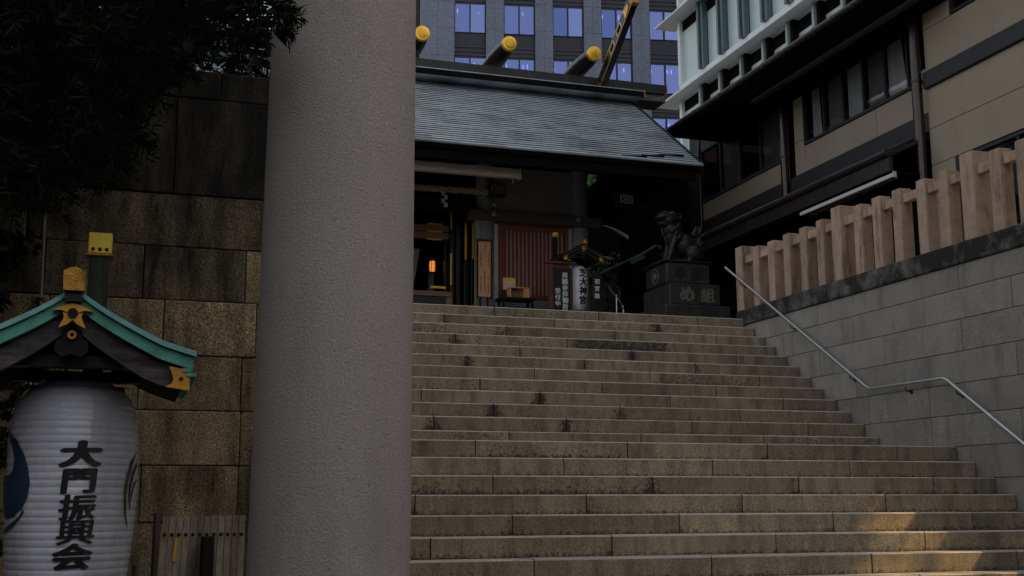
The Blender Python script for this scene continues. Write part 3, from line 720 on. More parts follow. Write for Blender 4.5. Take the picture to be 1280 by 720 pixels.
# roof deck and shingles (far too small to pick apart: one stuff part)
m = MB(); m.add([slope(GX0,0,-.10),slope(GX1,0,-.10),slope(GX1,SL,-.10),slope(GX0,SL,-.10),slope(GX0,.01,-.005),slope(GX1-.004,.01,-.005),slope(GX1-.004,SL,-.005),slope(GX0,SL,-.005)],
      [(0,3,2,1),(4,5,6,7),(0,1,5,4),(1,2,6,5),(2,3,7,6),(3,0,4,7)])
m.add([(GX0,RY+3.1,EZ),(8.4,RY+3.1,EZ),(8.7,RY,RZ),(GX0,RY,RZ)], [(0,1,2,3)])
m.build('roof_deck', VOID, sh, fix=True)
MB().prism([(17.62,7.0),(20.62,9.12),(21.98,8.16),(21.98,7.0)], 'x', 8.86, 8.92).build('gable_sun_block', VOID, sh, fix=True)  # added under the verge to keep sun off the rafters
MB().box(9.41,13.5,22.0,22.1,4.0,8.6).build('passage_wall', VOID, sh)
m = MB(); rr = random.Random(4); NR = 34; ph = SL/NR
for i in range(NR):
    x = GX0-rr.random()*.4; t0 = i*ph
    while x < GX1:
        x2 = min(x+.42, GX1); a = rr.uniform(.010,.015); b = rr.uniform(.0,.002)
        xa = max(x, GX0)
        if x2-xa > .02:
            m.add([slope(xa,t0-.012,a),slope(x2-.003,t0-.012,a),slope(x2-.003,t0+ph,b),slope(xa,t0+ph,b),slope(xa,t0-.012,a-.013),slope(x2-.003,t0-.012,a-.013)],
                  [(0,1,2,3)])
            m.cur = 1; m.add([slope(xa,t0-.0135,a+.001),slope(x2-.003,t0-.0135,a+.001),slope(xa,t0-.0125,a-.011),slope(x2-.003,t0-.0125,a-.011)], [(2,3,1,0)]); m.cur = 0
        x = x2
o = m.build('roof_shingles', [ROOF, BUTT], sh); tag(o, kind='stuff')
for (xa, xb, t0) in ((7.55,7.98,.10),(7.95,8.35,.22),(8.3,8.75,.335)):
    MB().add([slope(xa,t0-.034,.004),slope(xb,t0-.034,.004),slope(xb,t0-.037,.050),slope(xa,t0-.037,.030),slope(xa,t0+.02,.010),slope(xb,t0+.02,.010)],[(0,1,2,3),(3,2,5,4),(0,3,4),(1,5,2)]).build('shingle_slot_shade', DARKW, sh)  # dark wedges paint in the shaded slots under raised shingles
m = MB(); m.add([slope(GX0,-.02,.004),slope(GX1+.03,-.02,.004),slope(GX1+.03,.03,.022),slope(GX0,.03,.022),slope(GX0,-.02,-.012),slope(GX1+.03,-.02,-.012),slope(GX1+.03,.03,-.05),slope(GX0,.03,-.05)],
        [(0,1,2,3),(7,6,5,4),(4,5,1,0),(5,6,2,1),(6,7,3,2),(7,4,0,3)])
m.build('eave_edge', ROOF, sh)
m = MB(); m.add([slope(GX1,0,.02),slope(GX1+.05,0,.02),slope(GX1+.05,SL,.02),slope(GX1,SL,.02),slope(GX1,0,-.2),slope(GX1+.05,0,-.2),slope(GX1+.05,SL,-.2),slope(GX1,SL,-.2)],
        [(0,1,2,3),(7,6,5,4),(4,5,1,0),(5,6,2,1),(6,7,3,2),(7,4,0,3)])
m.build('verge_board', DARKW, sh)
MB().box(GX0,GX1-.05,EY+.12,EY+.2,EZ-.24,EZ-.08).build('eave_fascia', VOID, sh)
for i in range(30):
    x = GX1-.3-i*.34
    if x < 3.0: break
    m = MB(); m.add([slope(x,.05,-.20),slope(x+.08,.05,-.20),slope(x+.08,2.9,-.20),slope(x,2.9,-.20),slope(x,.05,-.10),slope(x+.08,.05,-.10),slope(x+.08,2.9,-.10),slope(x,2.9,-.10)],
          [(0,3,2,1),(4,5,6,7),(0,1,5,4),(1,2,6,5),(2,3,7,6),(3,0,4,7)]); m.build('rafter', VOID, sh)
# ridge
m = MB(); m.prism([(19.98,9.245),(20.62,9.42),(21.26,9.245),(21.26,9.12),(19.98,9.12)], 'x', GX0, 9.06); m.build('ridge_cover', ROOF, sh, fix=True)
MB().box(GX0,9.062,19.972,19.985,9.115,9.225).build('ridge_cover_fascia', VOID, sh)
MB().box(9.055,9.085,19.96,20.05,9.11,9.25).build('gilt_corner', GOLDD, sh)
MB().cbox(GX0,9.70,20.32,20.92,9.345,9.535,.006).build('ridge_box', RIDGE, sh)
MB().cbox(8.9,9.69,20.36,20.88,9.20,9.343,.006).build('ridge_beam_end', RIDGEB, sh)
MB().cbox(9.69,9.715,20.31,20.93,9.40,9.54,.004).build('gilt_corner', GOLDD, sh)
MB().tube([(9.70,20.30,9.37),(9.58,20.28,9.26),(9.40,20.28,9.20)], .007, 6).build('wire', GOLDD, sh)
for x in (3.1, 4.74, 6.39, 8.075):
    k = MB(); k.tube([(x,y,9.885) for y in (20.0,20.10,20.35,20.75,21.2,21.5,21.6)], [.117,.135,.158,.172,.165,.145,.127], 28)
    lg = k.build('ridge_log', LOGB, sh, smooth=True)
    for yy, s_ in ((20.0,-1),(21.6,1)):
        c_ = MB(); c_.tube([(x,yy+s_*.012,9.885),(x,yy+s_*.010,9.885),(x,yy-s_*.07,9.885)], [.128,.136,.139], 28); c_.build('gilt_cap', GOLDC, lg, smooth=True)
        c_ = MB(); c_.tube([(x,yy+s_*.004,9.885),(x,yy+s_*.02,9.885),(x,yy+s_*.022,9.885)], [.096,.094,.088], 28); c_.build('gilt_disc', GOLD, lg, smooth=True)
# crossed ridge finial: plank rising towards the front, with cut-outs and gilt edging
ch = MB(); A = Vector((8.37,20.42,9.33)); B = Vector((8.37,18.72,10.46)); d_ = (B-A).normalized(); pr_ = Vector((0,-d_.z,d_.y)); 
def slabx(a, b, w0, w1, x0, x1, name, mtl, par):
    pr2 = Vector((0, -(b-a).normalized().z, (b-a).normalized().y)); vv = []
    for x in (x0,x1):
        for p, w_ in ((a,w0),(b,w1)):
            for s_ in (-1,1): q = p+pr2*(s_*w_/2); vv.append((x,q.y,q.z))
    return MB().add(vv, [(0,1,3,2),(4,6,7,5),(0,2,6,4),(1,5,7,3),(0,4,5,1),(2,3,7,6)]).build(name, mtl, par, fix=True)
fin = slabx(A, B, .25, .22, 8.27, 8.39, 'ridge_finial', BLACKW, sh)
slabx(A-d_*.05, A+d_*.16, .27, .27, 8.255, 8.405, 'gilt_foot', GOLDD, fin)
slabx(B-d_*.05, B+d_*.02, .235, .235, 8.26, 8.40, 'gilt_tip', GOLDD, fin)
for o_ in (-.112,.108): slabx(A+d_*.16+pr_*o_, B-d_*.05+pr_*o_, .012, .012, 8.262, 8.268, 'gilt_line', GOLDL, fin)
for t0 in (.42,.62):
    c0 = A+d_*(B-A).length*t0; 
    slabx(c0, c0+d_*.24, .15, .15, 8.262, 8.268, 'gilt_frame', GOLDL, fin); slabx(c0+d_*.03, c0+d_*.21, .10, .10, 8.258, 8.261, 'cut_out', VOID, fin)
c0 = A+d_*(B-A).length*.83
slabx(c0, c0+d_*.22, .20, .10, 8.256, 8.266, 'gilt_flame_fitting', GOLD, fin)
# facade: columns, beam, plaster strips, lattice
pf = MB(); pf.box(-1,9.0,19.0,24,4.002,4.32); pf.build('platform', PAVE, sh)
for x in (2.6, 5.915, 7.715):
    MB().lathe([(.165,4.32),(.165,6.55),(.16,7.6)], x, 20.0, 28).build('column', COLUMN, sh, smooth=True)
MB().cbox(5.60,8.07,19.80,20.05,6.46,6.65,.008).build('tie_beam', BEAMB, sh)
MB().box(2.2,5.6,19.80,20.05,6.62,6.80).build('tie_beam', DARKW, sh)
MB().box(6.08,7.55,19.98,20.02,6.66,7.62).build('wall_panel', PLASTERD, sh)
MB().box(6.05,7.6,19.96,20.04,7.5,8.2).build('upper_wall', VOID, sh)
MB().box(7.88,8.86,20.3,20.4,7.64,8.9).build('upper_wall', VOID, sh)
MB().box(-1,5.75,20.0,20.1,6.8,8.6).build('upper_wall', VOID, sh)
for xa, xb in ((6.055,6.15),(7.475,7.545)): MB().box(xa,xb,19.95,19.99,5.08,6.44).build('plaster_strip', PLASTER, sh)
MB().box(6.05,7.58,19.93,20.0,4.95,5.08).build('lower_sill', COLUMN, sh)
MB().box(6.05,7.58,19.97,20.03,4.32,4.95).build('dado_panel', PLASTERD, sh)
fr = MB().cbox(6.16,6.225,19.90,19.99,5.10,6.52,.004).build('lattice_frame', REDW, sh)
MB().cbox(7.405,7.47,19.90,19.99,5.10,6.55,.004).build('lattice_frame', REDW, sh)
MB().cbox(6.226,7.404,19.90,19.99,6.44,6.53,.004).build('lattice_frame', REDW, sh)
MB().cbox(6.226,7.404,19.905,19.99,5.10,5.16,.004).build('lattice_frame', REDW, sh)
MB().box(6.226,7.404,19.965,19.99,5.16,6.44).build('lattice_backing', REDW, sh)
for i in range(15):
    x = 6.29+i*.0745
    MB().box(x,x+.026,19.915,19.962,5.17,6.33).build('slat', SLAT, sh)
MB().box(6.226,7.404,19.925,19.963,6.335,6.43).build('lattice_rail', REDW, sh)
def crestlet(x, y, z, r, par):
    for k in range(3):
        a = R(90+120*k); MB().ball((x+r*.55*math.cos(a), y, z+r*.55*math.sin(a)), r*.42, (1,.5,1), 8, 5).build('gilt_crest', mat('bright_gilt',(1,.75,.4),(.9,.6,.3),.3,9,metal=.4), par)
crestlet(6.02,19.78,6.57,.05,sh); crestlet(7.62,19.78,6.58,.05,sh)
crestlet(6.02,19.78,6.74,.045,sh)
# dark interior to the left and open passage at right
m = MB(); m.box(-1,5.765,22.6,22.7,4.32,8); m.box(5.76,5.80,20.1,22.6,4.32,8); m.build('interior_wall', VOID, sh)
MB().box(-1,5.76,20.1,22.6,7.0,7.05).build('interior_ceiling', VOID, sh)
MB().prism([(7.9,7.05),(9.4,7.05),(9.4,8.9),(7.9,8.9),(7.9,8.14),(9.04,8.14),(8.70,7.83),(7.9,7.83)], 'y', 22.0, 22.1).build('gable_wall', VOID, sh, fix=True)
MB().box(5.72,5.80,19.86,19.99,4.32,6.6).build('door_jamb', PLASTERD, sh)
# altar furniture
al = thing('offering_rail', (5.1,20.6,4.32), 'brown double rail with gilt fittings inside the dark hall opening', 'rail')
for z0, z1 in ((6.24,6.36),(6.38,6.49)): MB().cbox(4.2,5.42,20.58,20.66,z0,z1,.004).build('rail', BROWNW, al)
for z in (6.505,6.365,6.225): MB().cbox(5.0,5.28,20.55,20.575,z-.018,z+.018,.006).build('gilt_fitting', GOLD, al)
for x in (4.35,5.35): MB().box(x,x+.07,20.67,20.73,4.32,6.5).build('post', BLACKW, al)
lp = thing('black_lacquer_doors', (5.6,20.3,4.32), 'black lacquer folding doors with long gilt edge plates beside the notice board', 'doors')
for xa, yb in ((5.49,20.35),(5.60,20.2),(5.70,20.1)):
    MB().cbox(xa,xa+.075,yb,yb+.09,4.33,6.85,.004).build('door_leaf', BLACKW, lp)
for xa, ya, z0, z1 in ((5.405,20.44,6.40,6.75),(5.405,20.44,5.38,5.96),(5.60,20.17,5.80,6.48),(5.71,20.07,5.80,6.48)):
    MB().cbox(xa,xa+.03,ya,ya+.02,z0,z1,.003).build('gilt_plate', GOLD, lp)
MB().box(5.40,5.47,20.46,20.55,4.33,6.85).build('door_leaf', BLACKW, lp)
ob_ = thing('offering_box', (5.1,20.3,4.32), 'low brown framed offering box with a gilt bar behind the top step', 'box')
MB().cbox(4.3,5.40,20.3,20.7,5.14,5.23,.004).build('top_frame', BROWNW, ob_)
MB().cbox(4.3,5.37,20.33,20.68,4.32,5.135,.004).build('box_body', BLACKW, ob_)
MB().cbox(5.29,5.40,20.28,20.6,4.32,5.13,.004).build('corner_post', BROWNW, ob_)
MB().cbox(5.0,5.28,20.27,20.295,5.27,5.32,.006).build('gilt_fitting', GOLD, ob_)
ll = thing('lit_lamp', (5.25,21.2,5.2), 'small glowing orange lamp inside the dark hall', 'lamp')
MB().lathe([(.045,5.76),(.055,5.80),(.057,5.89),(.048,5.95)], 5.26, 21.2, 16).build('lamp_shade', SHADE, ll, smooth=True)
for k in range(6):
    a = k*math.pi/3; MB().bar((5.26+.07*math.cos(a),21.2+.07*math.sin(a),5.70),(5.26+.07*math.cos(a),21.2+.07*math.sin(a),5.99),.008,.008).build('lamp_bar', BLACKW, ll)
MB().lathe([(.09,5.99),(.03,6.05)], 5.26, 21.2, 16).build('lamp_cap', BLACKW, ll); MB().lathe([(.10,5.2),(.08,5.69)], 5.26, 21.2, 16).build('lamp_base', BLACKW, ll)
bn = thing('hanging_banner', (4.9,20.9,5.5), 'pale grey cloth banner just right of the big pillar inside the hall', 'banner')
m = MB(); V=[]; 
for i in range(6):
    for j in range(4): V.append((4.72+.075*j-.025*i, 20.9+.02*math.sin(j*2), 6.1-.16*i))
for i in range(6):
    for j in range(4): V.append((4.72+.075*j-.025*i, 20.908+.02*math.sin(j*2), 6.1-.16*i))
m.add(V,[(i*4+j,(i+1)*4+j,(i+1)*4+j+1,i*4+j+1) for i in range(5) for j in range(3)]+[(24+i*4+j,24+i*4+j+1,24+(i+1)*4+j+1,24+(i+1)*4+j) for i in range(5) for j in range(3)])
m.build('cloth', DIMP, bn)
# eave light cover, rope and paper streamer
el = thing('strip_light_cover', (4.5,18,6.8), 'long cream strip light housing hanging under the hall eave', 'light')
MB().cbox(2.8,5.91,17.95,18.07,6.74,6.90,.012).build('housing', CREAM, el)
MB().box(2.8,5.90,17.945,17.95,6.80,6.815).build('housing_lip', CREAM, el)
MB().cbox(5.912,5.93,17.94,18.08,6.73,6.91,.004).build('end_cap', CREAM, el)
MB().tube([(5.80,18.0,6.72),(5.80,18.0,6.66)], .008, 6).build('pull_cord', DIMP, el)
for x in (3.5,5.2): MB().tube([(x,18.01,6.9),(x,18.01,7.35)], .01, 6).build('hanger', RUST, el)
rp = thing('sacred_straw_rope', (4.6,19.4,6.85), 'twisted straw rope with a zigzag paper streamer under the eave', 'rope')
for k in range(3):
    pts = []
    for i in range(60):
        x = 2.9+i*.049; a = i*.55+k*2.094; pts.append((x, 19.4+.028*math.cos(a), 6.865+.028*math.sin(a)-.02*math.sin((x-2.9)*1.05)))
    MB().tube(pts, .032, 6).build('strand', ROPE, rp, smooth=True)
m = MB(); zz = 6.80; xx = 5.0
for i in range(4):
    s_ = .03*(1 if i % 2 else -1); m.add([(xx-.03+s_,19.34,zz),(xx+.03+s_,19.34,zz),(xx+.035+s_*.6,19.34,zz-.075),(xx-.025+s_*.6,19.34,zz-.075),(xx-.03+s_,19.343,zz),(xx+.03+s_,19.343,zz),(xx+.035+s_*.6,19.343,zz-.075),(xx-.025+s_*.6,19.343,zz-.075)],[(0,3,2,1),(4,5,6,7)]); zz -= .068
m.build('paper_streamer', WHITEP, rp)
# lamp boxes with a three-comma crest
def crestbox(x, y, z, s, label, bright):
    t = thing('crest_lamp_box', (x,y,z), label, 'lamp')
    MB().cbox(x-.16*s,x+.16*s,y,y+.2*s,z-.12*s,z+.12*s,.006).build('box_frame', mat('reddish_lamp_frame',(.05,.022,.014),(.03,.015,.01),.6), t)
    P_ = bright
    MB().box(x-.07*s,x+.07*s,y-.004,y-.001,z-.078*s,z+.078*s).build('face_panel', P_, t)
    for sg in (-1,1):
        for k in range(7): MB().box(x+sg*.108*s-.018*s,x+sg*.108*s+.018*s,y-.004,y-.001,z-.078*s+k*.0225*s,z-.078*s+k*.0225*s+.016*s).build('side_slot', P_, t)
    def disc(cx_, cz_, r, y_, nm, mt):
        MB().tube([(cx_,y_,cz_),(cx_,y_-.002,cz_)], r, 20).build(nm, mt, t)
    disc(x,z,.066*s,y-.005,'crest_ground',INK)
    for k in range(3):
        a = R(90+120*k); disc(x+.03*s*math.cos(a), z+.03*s*math.sin(a), .019*s, y-.0075, 'crest_head', P_)
        for j in range(1,4):
            b = a+.45*j; disc(x+(.032+.004*j)*s*math.cos(b), z+(.032+.004*j)*s*math.sin(b), (.017-.0035*j)*s, y-.0078-.0003*j, 'crest_tail', P_)
    for sg in (-1,1): MB().tube([(x+sg*.1*s,y+.1,z+.12*s),(x+sg*.1*s,y+.1,z+.5)], .008, 6).build('hanger', RUST, t)
crestbox(8.45,19.5,6.96,1.0,'small framed lamp box with a round comma crest in the dark passage',mat('lamp_panel_paper',(.95,.88,.76),(.85,.78,.66),.8))
crestbox(5.975,19.4,6.93,.95,'dim lamp box with a round comma crest beside the straw rope',mat('dim_lamp_panel',(.30,.30,.31),(.22,.22,.24),.8))

# notice boards
def board(name, x0, x1, y, z0, z1, mtl, label, cat='sign', frame=None, group=None):
    t = thing(name, ((x0+x1)/2,y,4.0), label, cat, group)
    MB().cbox(x0,x1,y,y+.035,z0,z1,.004).build('panel', mtl, t)
    return t
nb = board('notice_board', 5.655, 5.875, 19.5, 5.03, 6.005, HINOKI, 'tall orange wooden notice board with three columns of brush writing')
MB().box(5.62,5.91,19.46,19.56,6.01,6.04).build('cap', BLACKW, nb)
MB().box(5.635,5.654,19.5,19.54,5.0,6.01).build('frame', DARKW, nb); MB().box(5.876,5.895,19.5,19.54,5.0,6.01).build('frame', DARKW, nb)
for x in (5.69,5.82): MB().box(x,x+.03,19.54,19.57,4.32,5.6).build('leg', DARKW, nb)
rr = random.Random(12)
for cx_, rngs in ((5.835,((5.78,5.53),(5.38,5.06))),(5.768,((5.93,5.78),(5.49,5.05))),(5.700,((5.80,5.55),(5.38,5.07)))):
    for zt, zb in rngs:
        m = MB(); z = zt; h = .028 if zt-zb < .3 else .024
        while z-h > zb:
            for k in range(4):
                xx = cx_+rr.uniform(-.010,.010); z_ = z-h*(.15+.22*k)
                if rr.random() < .7: m.bar((xx-rr.uniform(.004,.012),19.498,z_),(xx+rr.uniform(.004,.012),19.498,z_+rr.uniform(-.003,.003)),.002,.0062,(0,0,1))
            m.bar((cx_+rr.uniform(-.006,.006),19.4975,z-.003),(cx_+rr.uniform(-.008,.008),19.4975,z-h*.85),.002,.0062,(1,0,0))
            z -= h+rr.uniform(.006,.016)
        m.build('brush_writing', INK, nb)['kind'] = 'stuff'
lb = thing('prayer_signboard', (6.78,18.4,4.0), 'red-brown framed black signboard with two columns of white writing', 'sign')
MB().cbox(6.565,6.635,18.42,18.50,4.0,5.46,.005).build('frame_post', REDD, lb); MB().cbox(6.945,6.99,18.44,18.50,4.0,5.40,.005).build('frame_post', REDD, lb)
MB().cbox(6.52,7.04,18.40,18.52,5.462,5.50,.005).build('frame_cap', REDD, lb); MB().box(6.636,6.944,18.45,18.49,5.39,5.46).build('frame_rail', REDD, lb)
MB().box(6.636,6.944,18.43,18.47,4.1,5.388).build('panel', BLACKW, lb)
def vtext(txt, x, zt, step, size, y, mtl, par, bold=.02, wx=1.):
    for i, ch in enumerate(txt):
        zc = zt-i*step
        glyph('painted_character', ch, lambda a, b, k: (x+a*size*wx, y-.0005*k*.1, zc+b*size), mtl, par, bold=bold)
vtext('昇殿参拝御祈願', 6.845, 5.265, .104, .105, 18.427, WHITEP, lb, .03, 1.05)
vtext('受付中', 6.715, 5.0, .105, .10, 18.427, WHITEP, lb, .03)
rb = thing('visit_signboard', (7.42,18.3,4.0), 'narrow black signboard with three white characters right of the small lantern', 'sign')
MB().cbox(7.335,7.495,18.40,18.44,4.55,5.33,.004).build('panel', BLACKW, rb)
MB().box(7.38,7.45,18.44,18.48,4.0,5.2).build('leg', BLACKW, rb)
vtext('初宮詣', 7.405, 5.19, .122, .095, 18.397, WHITEP, rb, .03)

# small lantern by the shrine
SCX, SCY = 7.15, 18.62
def small_lantern():
    t = thing('paper_lantern', (SCX,SCY,4.75), 'small pale lantern with a dark lettered side between two black signboards', 'lantern')
    prof = [(.07,4.70),(.10,4.73),(.135,4.80),(.155,4.92),(.163,5.06),(.163,5.2),(.158,5.32),(.14,5.41),(.10,5.46),(.07,5.475)]
    pr = []; N = 120
    def rad(z):
        for (r0,z0),(r1,z1) in zip(prof, prof[1:]):
            if z0 <= z <= z1: return r0+(r1-r0)*(z-z0)/(z1-z0)
        return .07
    for i in range(N+1):
        z = 4.70+.775*i/N; pr.append((rad(z)-.0035*abs(((i/5) % 1)-.5)*2, z))
    MB().lathe(pr, SCX, SCY, 40).build('paper_shade', PAPER, t, smooth='all')
    MB().lathe([(.075,5.475),(.08,5.51)], SCX, SCY, 24).build('top_ring', BLACKW, t); MB().lathe([(.075,4.66),(.08,4.705)], SCX, SCY, 24).build('bottom_ring', BLACKW, t)
    MB().tube([(SCX,SCY,5.5),(SCX,SCY,5.7)], .006, 6).build('hanger', RUST, t)
    for i, chh in enumerate('芝大神宮'):
        zc = 5.34-i*.155
        def mp(x, y, k, zc=zc):
            a = -math.pi/2+.22+x*.165/.163; z = zc+y*.15; r = rad(z)+.003+.0001*k
            return (SCX+r*math.cos(a), SCY+r*math.sin(a), z)
        glyph('painted_character', chh, mp, INK, t, bold=.035, sub=6)
    return t
small_lantern()
lantern_stand(7.13, 18.30, 5.86, .92, RIDGE, BLACKW, DARKW, DARKW, 'small black roofed stand with gilt fittings over the little lantern by the shrine', 4.0, -4.6)

# table with box and poster
tb = thing('low_side_table', (6.3,19.4,4.32), 'low dark side table in front of the red lattice', 'table')
MB().cbox(5.98,6.62,19.25,19.6,4.97,5.01,.004).build('tabletop', DARKW, tb)
for x in (6.02,6.54):
    for y in (19.28,19.53): MB().box(x,x+.04,y,y+.04,4.32,4.968).build('leg', DARKW, tb)
bx = thing('small_fortune_box', (6.36,19.4,5.012), 'small orange wooden box with a glass front on the side table', 'box')
MB().cbox(6.185,6.54,19.36,19.56,5.012,5.030,.003).build('base', HINOKI, bx); MB().cbox(6.185,6.54,19.36,19.56,5.185,5.205,.003).build('lid', HINOKI, bx)
for x in (6.185,6.435,6.52): MB().box(x,x+.018,19.365,19.555,5.031,5.184).build('side', HINOKI, bx)
MB().box(6.454,6.519,19.37,19.38,5.031,5.184).build('panel', HINOKI, bx); MB().box(6.2,6.434,19.45,19.46,5.031,5.184).build('panel', mat('olive_cards',(.25,.2,.05),(.12,.05,.05),.7,30), bx)
po = thing('small_poster', (6.24,19.5,5.1), 'small orange and pink poster standing behind the wooden box', 'poster')
MB().box(6.125,6.35,19.58,19.59,5.27,5.40).build('poster_top', POSTER, po); MB().box(6.125,6.35,19.58,19.59,5.19,5.269).build('poster_foot', PINKP, po); MB().box(6.2,6.28,19.592,19.6,5.012,5.38).build('prop', DARKW, po)

# short steel rail right of the small lantern
sr = thing('short_steel_rail', (7.6,18.0,4.0), 'short steel stair rail right of the small lantern', 'handrail')
MB().tube([(7.44,18.0,5.03),(7.66,18.0,4.78),(7.72,18.0,4.62)], .012, 8).build('rail_tube', STEEL, sr, smooth=True)
for x, z in ((7.585,4.86),(7.70,4.68)): MB().tube([(x,18.0,4.0),(x,18.0,z+.05)], .010, 8).build('post', STEEL, sr, smooth=True)

# passage at the right: mossy wall with plants, low copper roof of the wash basin, dark backdrop
mw = thing('mossy_back_wall', (9.6,24,4.0), 'mossy dim stone wall behind the open passage right of the lattice', 'wall')
MW = mat('mossy_dim_stone',(.34,.32,.24),(.22,.24,.15),.95,3,.3,60,(.03,.045,.015),.6)
for i in range(4):
    for j in range(5):
        MB().cbox(8.2+j*.85+.3*(i % 2), 8.2+(j+1)*.85+.3*(i % 2)-.01, 24.0, 24.4, 4.0+i*.72, 4.0+(i+1)*.72-.01, .012).build('wall_block', MW, mw)
MB().box(8.3,12.3,24.05,24.4,6.9,8.25).build('upper_boards', VOID, mw)
bu = thing('wall_shrub', (9.9,23.8,6.4), 'dim shrub growing along the top of the mossy wall', 'shrub')
tw = [((rnd.uniform(9.3,10.7), rnd.uniform(23.3,23.95), rnd.uniform(6.2,6.8)), (rnd.uniform(-1,1),-1,rnd.uniform(-1,.4))) for _ in range(260)]
leaf_cloud(tw, .09, .025, 8, .12, 21).build('foliage', BUSHG, bu); MB().tube([(10,23.9,4.0),(10,23.85,6.4)], .03, 7).build('stem', BARK, bu)
bu = thing('dark_bush', (9.0,20.6,4.0), 'nearly black rounded bush left of the guardian dog pedestal', 'bush')
tw = [((9.1+rnd.uniform(-.45,.45), 20.6+rnd.uniform(-.4,.4), rnd.uniform(4.6,6.1)), (rnd.uniform(-1,1),rnd.uniform(-1,.2),rnd.uniform(-.5,1))) for _ in range(420)]
leaf_cloud(tw, .08, .022, 8, .12, 22).build('foliage', LEAF, bu); MB().tube([(9.1,20.6,4.0),(9.1,20.6,5.6)], .05, 7).build('stem', BARK, bu)
cb = thing('wash_basin_roof', (8.7,19.6,4.0), 'low green copper roof of the wash basin behind the guardian dog', 'roof')
m = MB(); m.add([(8.15,19.4,5.70),(8.92,19.4,6.08),(8.92,20.4,6.08),(8.15,20.4,5.70),(8.15,19.4,5.66),(8.92,19.4,6.04),(8.92,20.4,6.04),(8.15,20.4,5.66)],
    [(0,1,2,3),(7,6,5,4),(4,5,1,0),(5,6,2,1),(6,7,3,2),(7,4,0,3)]); m.build('roof_sheet', mat('dull_verdigris',(.07,.13,.11),(.04,.08,.07),.5,8), cb)
MB().tube([(8.6,19.38,5.88),(8.95,19.38,6.10),(9.02,19.38,6.09),(9.06,19.38,6.05)], .022, 8).build('ridge_cap', mat('dull_verdigris_edge',(.10,.19,.17),(.07,.14,.12),.4,8), cb, smooth=True)
MB().bar((8.45,19.385,5.77),(8.72,19.385,5.90),.02,.09).build('gable_trim', mat('dull_verdigris',(.07,.13,.11)), cb)
for x in (8.2,8.95): MB().box(x,x+.08,19.6,19.7,4.0,5.7).build('post', DARKW, cb)
tt = thing('back_tree', (9.9,36,4.0), 'sunny green treetop glimpsed through the gap under the eave', 'tree')
tw = [((rnd.uniform(13.0,15.2), rnd.uniform(36,38), rnd.uniform(10.0,13.2)), (rnd.uniform(-1,1),rnd.uniform(-1,1),rnd.uniform(-.5,1))) for _ in range(700)]
leaf_cloud(tw, .22, .08, 8, .3, 23).build('crown', BRIGHT, tt); MB().tube([(14.2,37,4.0),(14.1,37,11)], [.2,.1], 8).build('trunk', BARK, tt)
br = thing('passage_brace', (8.2,20.5,6.3), 'pale curved eave plate in the dark passage below the lamp box', 'bracket')
V = []
for i in range(9):
    t_ = i/8; V += [(7.98+.50*t_, 19.5, 6.445-.17*t_**1.7), (8.00+.47*t_, 19.5, 6.435-.185*t_**1.6-.03*t_)]
V2 = [(a,b+.05,c) for a,b,c in V]
MB().add(V+V2, [(2*i,2*i+1,2*i+3,2*i+2) for i in range(8)]+[(18+2*i,18+2*i+2,18+2*i+3,18+2*i+1) for i in range(8)]+[(2*i,2*i+2,18+2*i+2,18+2*i) for i in range(8)]+[(2*i+1,18+2*i+1,18+2*i+3,2*i+3) for i in range(8)]).build('plate', CREAM, br)

# ------------------------------------------------------------------ guardian dog on its pedestal
pd = thing('stone_pedestal', (8.4,17.4,4.0), 'two-tiered dark stone pedestal carved with characters under the bronze dog', 'pedestal')
MB().cbox(8.03,8.79,17.0,17.80,4.96,5.30,.02).build('upper_tier', PEDES, pd)
MB().cbox(8.04,8.93,16.93,17.95,4.60,4.955,.02).build('lower_tier', PEDES, pd)
MB().cbox(7.93,9.06,16.85,18.1,4.30,4.598,.02).build('base_slab', PEDES, pd); MB().cbox(7.75,9.25,16.7,18.3,4.0,4.298,.03).build('base_slab', PEDES, pd)
MB().cbox(7.98,8.84,16.97,17.83,5.302,5.33,.01).build('top_slab', BRONZE, pd)
glyph('carved_character', '奉', lambda x, y, k: (8.26+x*.22, 16.997-.0002*k, 5.13+y*.22), CARVE, pd, bold=.045)
glyph('carved_character', '獻', lambda x, y, k: (8.58+x*.25, 16.997-.0002*k, 5.13+y*.22), CARVE, pd, bold=.03)
CAR2 = mat('worn_bright_letters', (.20,.175,.13), (.12,.105,.08), .8, 12)
glyph('carved_character', 'め', lambda x, y, k: (8.34+x*.27, 16.926-.0002*k, 4.78+y*.27), CAR2, pd, bold=.05)
glyph('carved_character', '組', lambda x, y, k: (8.70+x*.25, 16.926-.0002*k, 4.78+y*.25), CAR2, pd, bold=.035)
m = MB(); 
for k in range(20):
    a = 2*math.pi*k/20; b = 2*math.pi*(k+1)/20
    m.bar((8.026,17.42+.11*math.cos(a),5.13+.12*math.sin(a)),(8.026,17.42+.11*math.cos(b),5.13+.12*math.sin(b)),.02,.02,(1,0,0))
m.build('round_crest', CAR2, pd); MB().ball((8.02,17.42,5.13),.05,(.3,1,1.2)).build('round_crest', CAR2, pd)
kd = thing('guardian_dog_statue', (8.4,17.4,5.33), 'seated dark bronze guardian dog statue on the carved pedestal', 'statue')
m = MB(); cyk = 17.38; Z = 5.33
KS = 1.16
def kx(x): return 8.02+(x-8.02)*KS*1.06
def el(x, y, z, r, sc=(1,1,1), tilt=0): m.ball((kx(x),cyk+y*KS,Z+z*KS), r*KS, sc, 18, 12, Matrix.Rotation(tilt,3,'Y') if tilt else None)
def lim(pts, rads): m.tube([(kx(x),cyk+y*KS,Z+z*KS) for x,y,z in pts], [q*KS for q in rads], 12); [el(x,y,z,r) for (x,y,z),r in zip(pts,rads)]
